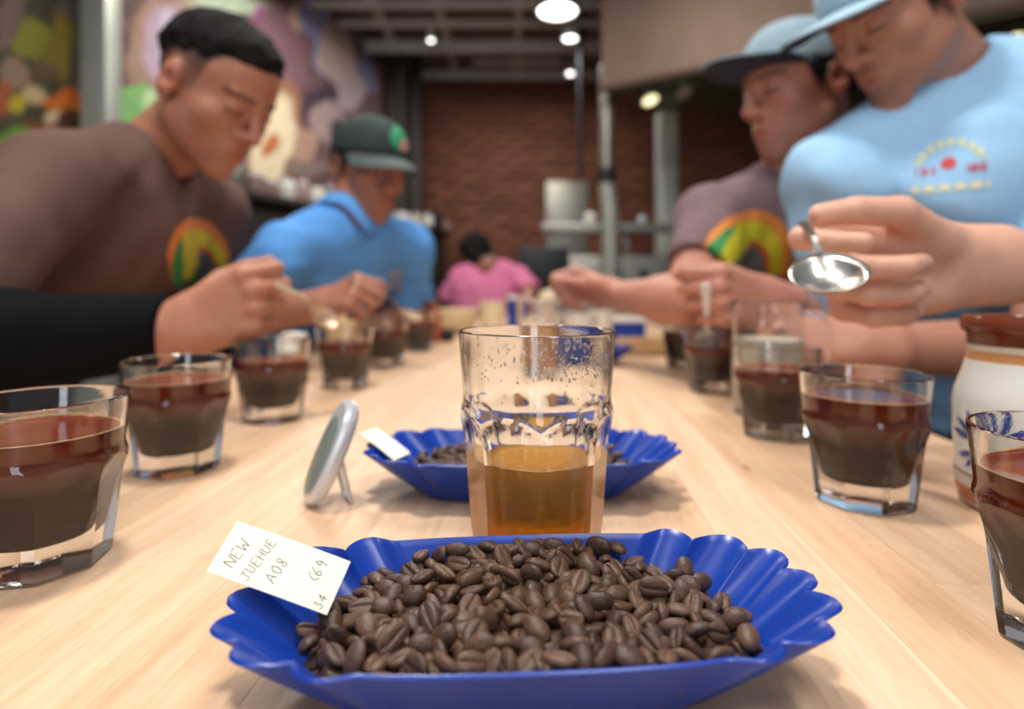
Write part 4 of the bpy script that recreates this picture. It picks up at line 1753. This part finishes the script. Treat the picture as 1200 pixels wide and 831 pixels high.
def shirt_print(name, shirt, root, origin, direction, right, up, su, sv, n, fn, m, off=.0012):
    """flat ink on the cloth: a grid of small cells laid onto the shirt surface"""
    me = shirt.data
    co = np.empty(len(me.vertices) * 3, np.float32)
    me.vertices.foreach_get('co', co)
    co = co.reshape(-1, 3)
    bv = BVHTree.FromPolygons([tuple(v) for v in co.tolist()], [tuple(p.vertices) for p in me.polygons])
    o = np.asarray(origin) + np.array([0, 0, TZ]) - np.array(root.location)
    direction, right, up = unit(direction), unit(right), unit(up)
    idx = {}
    V, F, C = [], [], []

    def vert(i, j):
        if (i, j) in idx:
            return idx[(i, j)]
        p = o + right * su * (2 * i / n - 1) + up * sv * (2 * j / n - 1)
        h = bv.ray_cast(Vector(p), Vector(direction))
        if h[0] is None:
            idx[(i, j)] = None
            return None
        V.append(np.array(h[0]) - direction * off)
        C.append(None)
        idx[(i, j)] = len(V) - 1
        return len(V) - 1
    for i in range(n):
        for j in range(n):
            c = fn(2 * (i + .5) / n - 1, 2 * (j + .5) / n - 1)
            if c is None:
                continue
            q = [vert(i, j), vert(i + 1, j), vert(i + 1, j + 1), vert(i, j + 1)]
            if None in q:
                continue
            F.append(q)
            for a in q:
                C[a] = srgb(*c)
    if not F:
        return None
    me2 = mesh_from(name, V, F, True)
    set_tint(me2, np.array([c if c is not None else (0, 0, 0) for c in C]))
    return link(name, me2, m, root)


def sight_print(name, shirt, root, px, py, Y0, su, sv, n, fn, tilt=0.0, off=.0015):
    d = unit(U(px, py, 1.0) - np.array([0, 0, H]))
    rt = unit(np.cross(d, (math.sin(R(tilt)), 0, math.cos(R(tilt)))))
    up = np.cross(rt, d)
    return shirt_print(name, shirt, root, U(px, py, Y0), d, rt, up, su, sv, n, fn, M['print'], off)


def bird_print(u, v):
    """arched orange, green and yellow bands over a grey middle"""
    x, y = u, v + .55
    r = math.hypot(x * 1.05, y * .78)
    a = math.degrees(math.atan2(y, x))
    if v < -.98:
        return None
    if 1.02 < r < 1.2 and 10 < a < 172:
        return (222, 132, 58)
    if r <= 1.02 and a > 92 and x < -.18 + .1 * y:
        if .40 < r and x > -.62 + .12 * y:
            return (206, 196, 40) if y > .15 else (92, 100, 92)
        return (52, 138, 74)
    if .62 < r <= 1.02 and 25 < a <= 96:
        return (212, 200, 44) if r > .72 else (196, 90, 44)
    if r <= .9 and y > -.4:
        return (96, 100, 98)
    return None


def cap(root, fr, mcrown, mbrim, munder, tilt=-.016, blen=.074):
    S_ = SDF()
    A = fr.A
    S_.u(ell(fr.w((0, -.012, .034)), (.0835, .1030, .0885), A), .01)
    S_.u(ell(fr.w((0, .026, .048)), (.067, .068, .070), A), .02)
    S_.clip(plane(fr.w((0, .09, .046)), -(fr.A[2] + .16 * fr.A[1] * -1.0)), .004)
    lo, hi = bbox([fr.c], .17)
    c = part_sdf('cap', S_, .0035, lo, hi, mcrown, root)
    nu, nv = 26, 9
    V, F = [], []
    for w_ in (0, -.0032):
        for i in range(nu + 1):
            th = R(-68 + 136 * i / nu)
            for j in range(nv + 1):
                v = j / nv
                Lb = blen * math.cos(th * .92) ** .55
                x = .0825 * math.sin(th) * (1 + .06 * v)
                y = -.012 + .1015 * math.cos(th) + v * Lb
                z = .0475 + tilt * v - 2.9 * x * x - .004 * v * v + w_
                V.append(fr.w((x, y, z)) + np.array([0, 0, TZ]) - np.array(root.location))
    k = (nu + 1) * (nv + 1)
    for i in range(nu):
        for j in range(nv):
            a = i * (nv + 1) + j
            b_ = a + nv + 1
            F.append((a, a + 1, b_ + 1, b_))
            F.append((k + a, k + b_, k + b_ + 1, k + a + 1))
    bd = [i * (nv + 1) + nv for i in range(nu + 1)]
    for q in range(nu):
        F.append((bd[q], k + bd[q], k + bd[q + 1], bd[q + 1]))
        F.append((q * (nv + 1), (q + 1) * (nv + 1), k + (q + 1) * (nv + 1), k + q * (nv + 1)))
    for e0 in (0, nu * (nv + 1)):
        for j in range(nv):
            F.append((e0 + j, k + e0 + j, k + e0 + j + 1, e0 + j + 1))
    me = mesh_from('brim', V, F, True)
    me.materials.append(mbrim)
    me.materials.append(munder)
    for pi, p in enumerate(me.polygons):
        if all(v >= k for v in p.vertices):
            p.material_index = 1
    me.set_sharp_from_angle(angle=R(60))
    link('brim', me, None, c)
    b = MB().ball(tuple(fr.w((0, -.012, .1235)) + np.array([0, 0, TZ]) - np.array(root.location)), .006, 6)
    b.build('top_button', mcrown, c)
    return c


def person(label, sp):
    P_ = {k: np.asarray(v, float) for k, v in sp.items() if k in ('neck', 'shR', 'shL', 'elR', 'elL', 'wrR', 'wrL', 'pel')}
    pel = P_['pel']
    root = thing('person', label, 'person', (pel[0], pel[1], 0))
    fr = Frame(sp['head'], head_axes(*sp['face']))
    vox = sp.get('vox', .0034)
    mid = (P_['shR'] + P_['shL']) / 2
    ax = unit(P_['shL'] - P_['shR'])
    dn = pel - mid
    # ---- body
    Sb = SDF()
    head_sdf(Sb, fr, sp.get('jaw', 1.0))
    nb = P_['neck']
    Sb.u(cone(fr.w((0, -.018, -.050)), nb, .052, .058), .022)
    Sb.u(cone(fr.w((0, .010, -.070)), nb + (fr.w((0, .03, 0)) - fr.c) * .4, .040, .045), .02)
    for s_, sh in ((-1, P_['shR']), (1, P_['shL'])):
        Sb.u(cone(nb, sh, .046, .046), .03)
        Sb.u(cone(mid + ax * s_ * .075 + dn * .22, pel + ax * s_ * .06, .092, .095), .05)
    hands = {}
    for sd, s_ in (('R', 1), ('L', -1)):
        sh, el, wr = P_['sh' + sd], P_['el' + sd], P_['wr' + sd]
        ar = sp.get('arm', 1.0)
        Sb.u(cone(sh, el, .046 * ar, .037 * ar), .02)
        m1 = el + (wr - el) * .28
        Sb.u(cone(el, m1, .036 * ar, .040 * ar), .012)
        Sb.u(cone(m1, wr, .040 * ar, .0245 * ar), .012)
        h = sp.get('hand' + sd)
        if h is None:
            h = dict(F=wr - el, N=(0, 0, -1), curls=[(25, 35, 20)] * 4, thumb=[(.7, .6, .3), (.85, .2, .4), (.9, 0, .4)])
        hands[sd] = hand_sdf(Sb, wr, h['F'], h['N'], s_, h['curls'], h['thumb'], h.get('sc', 1.0), h.get('spread', .0))
    pts = [fr.c] + list(P_.values()) + [t_[0] for h in hands.values() for t_ in h['tips']]
    lo, hi = bbox(pts, .15)
    tint = lambda V: skin_tint(V, fr, sp['skin'], sp.get('beard', 0), hair=sp.get('hair'))
    body = part_sdf('body', Sb, vox, lo, hi, M['skin'], root, tint)
    # ---- eyes
    for sx in (-1, 1):
        c = fr.w((sx * .0312, .0738, .0050)) + np.array([0, 0, TZ]) - np.array(root.location)
        mb = MB().ball((0, 0, 0), .0126, 10)
        look = fr.A[1] * .80 - fr.A[2] * .6
        me = mesh_from('eye', np.array(mb.v) + c, mb.f, True)
        d = np.array(mb.v) @ look / .0126
        set_tint(me, np.where((d > .86)[:, None], np.array(srgb(30, 20, 16)), np.array(srgb(170, 150, 138))))
        link('eye', me, M['print'], root)
    # ---- hair
    hs = sp.get('hair')
    if hs:
        Sh = SDF()
        t = hs.get('t', .008)
        yk, zk = hs['line']
        e1_, e2_ = ell(fr.w((0, -.012, .03)), (.075, .094, .086), fr.A), ell(fr.w((0, .03, .045)), (.060, .056, .056), fr.A)

        def scalp(P, e1_=e1_, e2_=e2_, yk=yk, zk=zk, t=t):
            q = (P - fr.c.astype(np.float32)) @ fr.A.T.astype(np.float32)
            up_ = np.clip((q[:, 2] - np.interp(q[:, 1], yk, zk)) / .032, -.6, 1)
            return smin(e1_(P), e2_(P), .02) - (-.001 + (t + .003) * up_)
        Sh.u(scalp, .005)
        Sh.clip(plane(fr.w((0, 0, hs.get('low', -.06))), -fr.A[2]), .003)
        if sp.get('cap'):
            Sh.clip(plane(fr.w((0, 0, .040)), fr.A[2]), .003)
        if hs.get('long'):
            Sh.u(ell(fr.w((0, -.06, -.05)), (.07, .055, .10), fr.A), .03)
        Sh.wave(folds(hs.get('seed', 1), 190, .0022), 1)
        Sh.wave(folds(hs.get('seed', 1) + 5, 420, .0012), 1)
        lo2, hi2 = bbox([fr.c], .2)
        part_sdf('hair', Sh, .0032, lo2, hi2, M['hair'], root)
    if sp.get('cap'):
        cap(root, fr, *[M[k] for k in sp['cap']], *sp.get('brim', ()))
    # ---- shirt
    Ss = SDF()
    ch = sp.get('bulk', 1.0)
    for s_, sh in ((-1, P_['shR']), (1, P_['shL'])):
        Ss.u(cone(mid + ax * s_ * .085 + dn * .20, pel + ax * s_ * .075, .108 * ch, .118 * ch), .07)
        Ss.u(cone(nb * .75 + sh * .25, sh, .062, .066), .04)
    Ss.u(cone(mid + dn * .10, mid + dn * .4, .10 * ch, .12 * ch), .06)
    for pr in sp.get('extra', []):
        Ss.u(cone(*pr), .05)
    for sd in 'RL':
        sh, el, wr = P_['sh' + sd], P_['el' + sd], P_['wr' + sd]
        te = sp.get('sleeve' + sd, .75)
        d = unit(el - sh)
        e = sh + (el - sh) * te
        Ss.u(both(cone(sh, sh + (el - sh) * 1.1, .067, .056), plane(e, d)), .012)
        Ss.cut(both(cone(e - d * .012, e + d * .08, .0500, .0500), plane(e - d * .012, -d)), .003)
    nr_ = .050 if sp.get('collar') else .062
    Ss.cut(cone(nb + (mid - nb) * .02, fr.w((0, -.01, -.05)), nr_, nr_ + .002), .006)
    Ss.clip(plane(pel + np.array([0, 0, -.13]), (0, 0, -1)), .004)
    Ss.wave(folds(sp.get('seed', 3), 34, .0060), 1)
    Ss.wave(folds(sp.get('seed', 3) + 9, 85, .0024), 1)
    lo3, hi3 = bbox([P_[k] for k in ('neck', 'shR', 'shL', 'elR', 'elL', 'pel')], .2)
    shirt = part_sdf('shirt', Ss, sp.get('svox', .006), lo3, hi3, M[sp['shirt']], root)
    # ---- long under-sleeves
    if sp.get('under'):
        for sd in 'RL':
            Su = SDF()
            sh, el, wr = P_['sh' + sd], P_['el' + sd], P_['wr' + sd]
            Su.u(cone(sh + (el - sh) * .45, el, .052, .050), .012)
            m1 = el + (wr - el) * .3
            Su.u(cone(el, m1, .049, .052), .02)
            d = unit(wr - el)
            Su.u(both(cone(m1, wr + d * .02, .052, .036), plane(wr - d * .012, d)), .01)
            Su.wave(folds(31, 60, .0028), 1)
            Su.wave(folds(33, 130, .0010), 1)
            lo4, hi4 = bbox([sh, el, wr], .1)
            part_sdf('sleeve', Su, .004, lo4, hi4, M[sp['under']], root)
    # ---- collar
    if sp.get('collar'):
        up = unit(fr.w((0, -.02, -.05)) - nb)
        sdv = unit(np.cross(up, fr.A[1]))
        fw = np.cross(sdv, up)
        V, F = [], []
        n = 36
        for (r, z) in [(.060, .030), (.063, .036), (.068, .030), (.083, -.006), (.081, -.010), (.062, .010)]:
            for k in range(n):
                a = 2 * PI * k / n
                front = max(0, math.cos(a)) ** 6
                p = nb + up * (z + .004 - .030 * front) + (fw * math.cos(a) + sdv * math.sin(a)) * (r + .004 * front)
                V.append(p + np.array([0, 0, TZ]) - np.array(root.location))
        for j in range(6):
            for k in range(n):
                F.append((j * n + k, j * n + (k + 1) % n, ((j + 1) % 6) * n + (k + 1) % n, ((j + 1) % 6) * n + k))
        me = mesh_from('collar', V, F, True)
        link('collar', me, M[sp['shirt']], root)
    # ---- trousers and shoes
    St = SDF()
    hipax = unit(np.array([ax[0], ax[1], 0]))
    feet = np.array(sp.get('feet', (pel[0], pel[1])))
    fwd = np.array([-hipax[1], hipax[0], 0])
    if np.dot(fwd, fr.A[1]) < 0:
        fwd = -fwd
    for s_ in (-1, 1):
        hp = pel + hipax * s_ * .085 + np.array([0, 0, -.04])
        an = np.array([feet[0], feet[1], -TZ + .09]) + hipax * s_ * .11
        kn = (hp + an) / 2 + fwd * .03
        St.u(cone(hp, kn, .095, .07), .03)
        St.u(cone(kn, an, .068, .056), .02)
    St.u(cone(pel - hipax * .06, pel + hipax * .06, .115, .115), .04)
    St.clip(plane(pel + np.array([0, 0, .02]), (0, 0, 1)), .004)
    lo5, hi5 = bbox([pel, (feet[0], feet[1], -TZ + .05)], .25)
    part_sdf('trousers', St, .012, lo5, hi5, M[sp.get('trousers', 'denim')], root)
    for s_ in (-1, 1):
        an = np.array([feet[0], feet[1], -TZ]) + hipax * s_ * .11
        So = SDF()
        So.u(cone(an + fwd * -.05 + (0, 0, .04), an + fwd * .16 + (0, 0, .028), .042, .036), .01)
        So.u(cone(an + (0, 0, .06), an + (0, 0, .12), .048, .046), .02)
        So.clip(plane(an, (0, 0, -1)), .002)
        lo6, hi6 = bbox([an], .26)
        part_sdf('shoe', So, .010, lo6, hi6, M['black'], root)
    return root, body, shirt, fr, hands


M['hair'] = mat('black_hair', srgb(20, 17, 16), .8, var=.5, scale=260, bump=1.0, bscale=420, spec=.2)
M['brown_tee'] = mat('brown_cotton', srgb(104, 80, 72), .9, var=.05, scale=60, bump=.12, bscale=1800, spec=.12)
M['mauve_tee'] = mat('mauve_brown_cotton', srgb(124, 102, 104), .9, var=.05, scale=60, bump=.12, bscale=1800, spec=.12)
M['blue_polo'] = mat('blue_pique', srgb(96, 156, 222), .85, var=.04, scale=60, bump=.15, bscale=1500, spec=.12)
M['sky_tee'] = mat('light_blue_cotton', srgb(158, 200, 232), .88, var=.04, scale=60, bump=.12, bscale=1800, spec=.12)
M['pink_top'] = mat('pink_cotton', srgb(214, 122, 160), .88, var=.05, scale=40, bump=.1, bscale=1200, spec=.12)
M['grey_tee'] = mat('grey_cotton', srgb(120, 122, 128), .9, var=.05, scale=40, bump=.1, bscale=1200, spec=.12)
M['black_knit'] = mat('black_knit', srgb(13, 13, 16), .85, var=.15, scale=80, bump=.2, bscale=1600, spec=.12)
M['denim'] = mat('dark_denim', srgb(46, 50, 62), .9, var=.12, scale=90, bump=.2, bscale=900, spec=.12)
M['cap_green'] = mat('dark_green_twill', srgb(36, 52, 50), .85, var=.06, scale=80, bump=.15, bscale=1500)
M['cap_brimgrey'] = mat('grey_green_twill', srgb(74, 88, 86), .8, var=.06, scale=80, bump=.1, bscale=1500)
M['cap_blue'] = mat('grey_blue_twill', srgb(136, 158, 168), .85, var=.05, scale=80, bump=.15, bscale=1500)
M['cap_sky'] = mat('pale_blue_twill', srgb(160, 188, 204), .85, var=.05, scale=80, bump=.15, bscale=1500)
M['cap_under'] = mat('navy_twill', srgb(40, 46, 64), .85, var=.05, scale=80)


def spoon(label, bowl_c, handle_to, up, hlen, bl=.052, bw=.040, wid=.0065, mtl='steel'):
    """bowl centre, a point the handle runs to, and the side the bowl opens to"""
    bc = np.asarray(bowl_c, float)
    d = unit(np.asarray(handle_to, float) - bc)
    up = unit(np.asarray(up, float) - d * np.dot(up, d))
    sd = np.cross(d, up)
    t = thing('tasting_spoon', label, 'spoon', (bc[0], bc[1], bc[2] + TZ))
    V, F = [], []
    nr, na = 7, 28
    for layer, o_ in ((0, 0.0), (1, -.0012)):
        for j in range(nr + 1):
            rr = j / nr
            for k in range(na):
                a = 2 * PI * k / na
                x = math.cos(a) * bl / 2 * rr
                y = math.sin(a) * bw / 2 * rr * (1 - .12 * math.cos(a))
                z = -.0125 * (1 - rr ** 2.2) + o_ * (1 if j < nr else .2)
                V.append(d * x + sd * y + up * z)
    k0 = (nr + 1) * na
    for L in (0, 1):
        for j in range(nr):
            for k in range(na):
                f = (L * k0 + j * na + k, L * k0 + j * na + (k + 1) % na, L * k0 + (j + 1) * na + (k + 1) % na, L * k0 + (j + 1) * na + k)
                F.append(f if L == 0 else f[::-1])
    for k in range(na):
        F.append((nr * na + k, nr * na + (k + 1) % na, k0 + nr * na + (k + 1) % na, k0 + nr * na + k))
    me = mesh_from('bowl', V, F, True)
    link('bowl', me, M[mtl], t)
    V, F = [], []
    n = 16
    for i in range(n + 1):
        s_ = i / n
        x = bl / 2 - .003 + hlen * s_
        z = .0005 + .010 * math.sin(min(1, s_ * 3) * PI / 2) - .004 * s_
        w_ = wid * (.45 + .75 * s_ ** 1.5) if s_ > .08 else wid * .8
        if i == n:
            w_ *= .55
        th = .0011
        for (yy, zz) in ((-w_ / 2, -th), (w_ / 2, -th), (w_ / 2, th), (-w_ / 2, th)):
            V.append(d * x + sd * yy + up * (z + zz))
    for i in range(n):
        for k in range(4):
            F.append((i * 4 + k, i * 4 + (k + 1) % 4, i * 4 + 4 + (k + 1) % 4, i * 4 + 4 + k))
    F += [(3, 2, 1, 0), (n * 4, n * 4 + 1, n * 4 + 2, n * 4 + 3)]
    me = mesh_from('handle', V, F, True)
    me.set_sharp_from_angle(angle=R(40))
    link('handle', me, M[mtl], t)
    return t


PINCH = dict(curls=[(52, 70, 38), (62, 78, 40), (70, 82, 42), (76, 84, 44)], thumb=[(.62, .45, .62), (.92, .12, .38), (.95, -.1, .3)])

# ---- A: brown T-shirt over black long sleeves, front left
A_ = dict(head=U(252, 110, .97), face=(72, 34, 0), neck=U(176, 186, 1.02), shR=U(56, 214, .78), shL=U(246, 246, 1.17),
          elR=(-.612, .60, .085), wrR=U(210, 386, .655), elL=(-.66, 1.27, .03), wrL=(-.68, 1.1, -.16), pel=(-.97, 1.02, -.02), feet=(-1.0, 1.02),
          skin=(176, 118, 92), jaw=1.1, shirt='brown_tee', sleeveR=.80, under='black_knit', hair=dict(t=.010, line=([-.1, -.05, -.02, .02, .035, .055, .085], [.0, .022, .044, .048, .056, .068, .080]), fade=([-.1, -.05, -.02, .012, .026, .036, .05], [-.045, -.03, .012, -.012, -.006, .045, .07]), seed=4),
          handR=dict(F=(.90, .06, .36), N=(.10, 1, .05), sc=.98, **PINCH), seed=12, bulk=1.05, beard=.12, vox=.0032)
ra, ba, sa, fa, ha_ = person('man in brown T-shirt over black sleeves, bareheaded with short black hair, lifting a spoon', A_)
sight_print('shirt_print', sa, ra, 237, 306, .55, .048, .075, 44, bird_print, -4)

# ---- B: blue polo and dark green cap
B_ = dict(head=U(432, 198, 1.40), face=(42, 19, 0), neck=U(404, 262, 1.37), shR=U(340, 296, 1.25), shL=U(476, 292, 1.55),
          elR=(-.53, 1.10, .085), wrR=U(376, 357, 1.03), elL=(-.28, 1.66, .06), wrL=(-.36, 1.45, .05), pel=(-.76, 1.58, -.03), feet=(-.82, 1.6),
          skin=(166, 112, 90), shirt='blue_polo', sleeveR=.85, collar=True, hair=dict(t=.005, line=([-.1, -.05, -.02, .02, .04], [-.045, -.03, .0, -.008, .05])),
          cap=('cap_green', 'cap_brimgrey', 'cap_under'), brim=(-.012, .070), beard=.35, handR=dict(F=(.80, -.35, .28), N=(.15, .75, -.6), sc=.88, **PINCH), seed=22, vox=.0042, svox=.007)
rb_, bb, sb_, fb, hb = person('man in blue polo shirt and dark green cap, spoon in hand, at the left side', B_)
capo = [c for c in rb_.children if c.name.startswith('cap')][0]


def badge_print(u, v):
    r = math.hypot(u, v * 1.15)
    if r > 1:
        return None
    if math.hypot(u - .25, v + .35) < .42:
        return (206, 120, 122)
    return (44, 138, 96) if r < .9 else (60, 160, 120)


fo = fb.w((-.028, .3, .085))
shirt_print('cap_badge', capo, rb_, fo, -fb.A[1], -fb.A[0], fb.A[2], .034, .030, 18, badge_print, M['print'], .001)
sight_print('chest_badge', sb_, rb_, 464, 332, .9, .016, .032, 12, lambda u, v: (176, 150, 140) if abs(v) < .25 or abs(v - .7) < .2 else ((140, 150, 170) if abs(v + .6) < .2 else None))

# ---- D: mauve brown T-shirt, grey-blue cap
D_ = dict(head=U(938, 106, 1.05), face=(-78, 12, 0), neck=U(925, 222, 1.09), shR=U(832, 262, 1.07), shL=U(1010, 266, 1.09),
          elR=U(806, 354, .93), wrR=U(722, 346, 1.16), elL=(.49, .94, .08), wrL=U(908, 356, .80), pel=(.66, 1.5, -.02), feet=(.7, 1.5),
          skin=(184, 126, 106), shirt='mauve_tee', sleeveR=.70, sleeveL=.6, hair=dict(t=.005, line=([-.1, -.05, -.02, .02, .04], [-.045, -.035, .0, -.012, .05])),
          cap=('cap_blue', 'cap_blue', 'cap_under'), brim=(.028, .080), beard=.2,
          handR=dict(F=(-.75, .45, .25), N=(-.45, -.6, -.55), sc=1.0, **PINCH),
          handL=dict(F=(-.86, -.28, .12), N=(.1, 1, -.15), sc=1.0, curls=[(40, 60, 30), (55, 70, 38), (64, 78, 40), (70, 80, 42)], thumb=PINCH['thumb']), seed=32, vox=.0036)
rd, bd_, sd_, fd, hd_ = person('man in mauve brown T-shirt and grey-blue cap, looking down, behind the light blue shirt', D_)
sight_print('shirt_print', sd_, rd, 878, 300, .70, .068, .080, 44, bird_print, 22)

# ---- E: light blue T-shirt, pale cap
E_ = dict(head=U(1050, 14, .87), face=(-76, 34, 0), neck=U(1122, 96, .945), shR=U(978, 212, .87), shL=(.80, .83, .365),
          elR=(.515, .86, .07), wrR=(.505, .80, -.16), elL=(.66, .745, .066), wrL=U(1012, 404, .715), pel=(.80, 1.13, 0), feet=(.84, 1.16),
          skin=(186, 130, 106), shirt='sky_tee', sleeveR=.95, sleeveL=.72, hair=dict(t=.005, line=([-.1, -.05, -.02, .02, .04], [-.045, -.035, .0, -.02, .05])),
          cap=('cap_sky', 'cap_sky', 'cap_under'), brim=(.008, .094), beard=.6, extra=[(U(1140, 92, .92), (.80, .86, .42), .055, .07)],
          handL=dict(F=(-.96, .2, .05), N=(0, .9, -.5), curls=[(62, 80, 40)] * 4, thumb=[(.7, .5, .5), (.85, .1, .5), (.9, 0, .4)]), seed=42, bulk=1.08, vox=.0034)
re_, be, se, fe, he = person('man in light blue T-shirt and pale blue cap, bowed head, at right', E_)


def small_print(u, v):
    r = math.hypot(u, v - .1)
    if math.hypot(u + .05, v - .12) < .17:
        return (206, 74, 80)
    if .62 < math.hypot(u, v) < .82 and v > .15 and int((math.atan2(v, u) + 4) * 9) % 3:
        return (216, 216, 176)
    if abs(v + .55) < .10 and abs(u) < .85 and int((u + 2) * 12) % 4:
        return (226, 220, 186)
    if abs(v + .05) < .10 and .35 < abs(u) < .75 and int((u + 2) * 14) % 3:
        return (186, 90, 100)
    return None


sight_print('shirt_print', se, re_, 1114, 196, .35, .050, .046, 48, small_print)

# ---- F: stands beside the photographer, only forearm and hand reach into view
F_ = dict(head=(.95, .42, .60), face=(-80, 30, 0), neck=(.98, .42, .46), shR=(.88, .60, .31), shL=(.95, .22, .31),
          elR=(.645, .512, .150), wrR=U(1118, 312, .530), elL=(.92, .16, .05), wrL=(.80, .22, -.08), pel=(1.12, .44, -.01), feet=(1.15, .44),
          skin=(218, 166, 140), shirt='grey_tee', sleeveR=.6, hair=dict(t=.008, line=([-.1, -.05, -.02, .02, .035, .055, .085], [-.045, -.03, .012, .012, .045, .058, .068])),
          arm=.94, handR=dict(F=(-.985, .10, -.04), N=(.16, -.93, -.16), sc=1.18,
                              curls=[(40, 68, 40), (92, 82, 46), (98, 82, 46), (100, 80, 42)], thumb=[(.78, .52, .36), (.97, .10, .20), (.98, -.06, .16)], spread=.0), seed=52, vox=.0027, svox=.010)
rf_, bf, sf, ff, hf = person('person mostly outside the right edge, whose bare forearm reaches in holding a round spoon', F_)

# ---- C: far person in pink, back turned
C_ = dict(head=U(557, 299, 3.52), face=(205, 30, 0), neck=U(572, 312, 3.42), shR=U(607, 325, 3.40), shL=U(540, 325, 3.46),
          elR=U(622, 342, 3.30), wrR=U(618, 350, 3.12), elL=U(525, 352, 3.5), wrL=(-.3, 3.7, .08), pel=(-.17, 3.42, -.28), feet=(-.17, 3.45),
          skin=(150, 98, 76), shirt='pink_top', sleeveR=1.0, sleeveL=1.0, hair=dict(t=.018, line=([-.12, .0, .05, .085], [-.09, -.06, .03, .06]), long=True), seed=62, vox=.006, svox=.010, bulk=1.0)
rc, bc_, sc_, fc, hc = person('dark-haired person in pink top with back turned at far end of table', C_)

# ---- spoons in the hands
spoon('tasting spoon held out over the left glasses by the man in brown', U(381, 370, .69), U(318, 336, .640), (-.25, -.75, .6), .055, .044, .030, .0085, 'warm')
spoon('small spoon held by the man in blue polo', U(480, 366, 1.06), U(425, 338, 1.01), (0, 0, 1), .11)
spoon('bright spoon dipped upright into a right row glass', (.272, .838, .066), U(826, 318, .745), (-.2, -1, .1), .105, .046, .036, .010, 'bright')
spoon('round steel cupping spoon held nearest the camera at right', U(970, 317, .435), U(938, 262, .505), (-.22, -.30, .93), .045, .058, .052, .008)
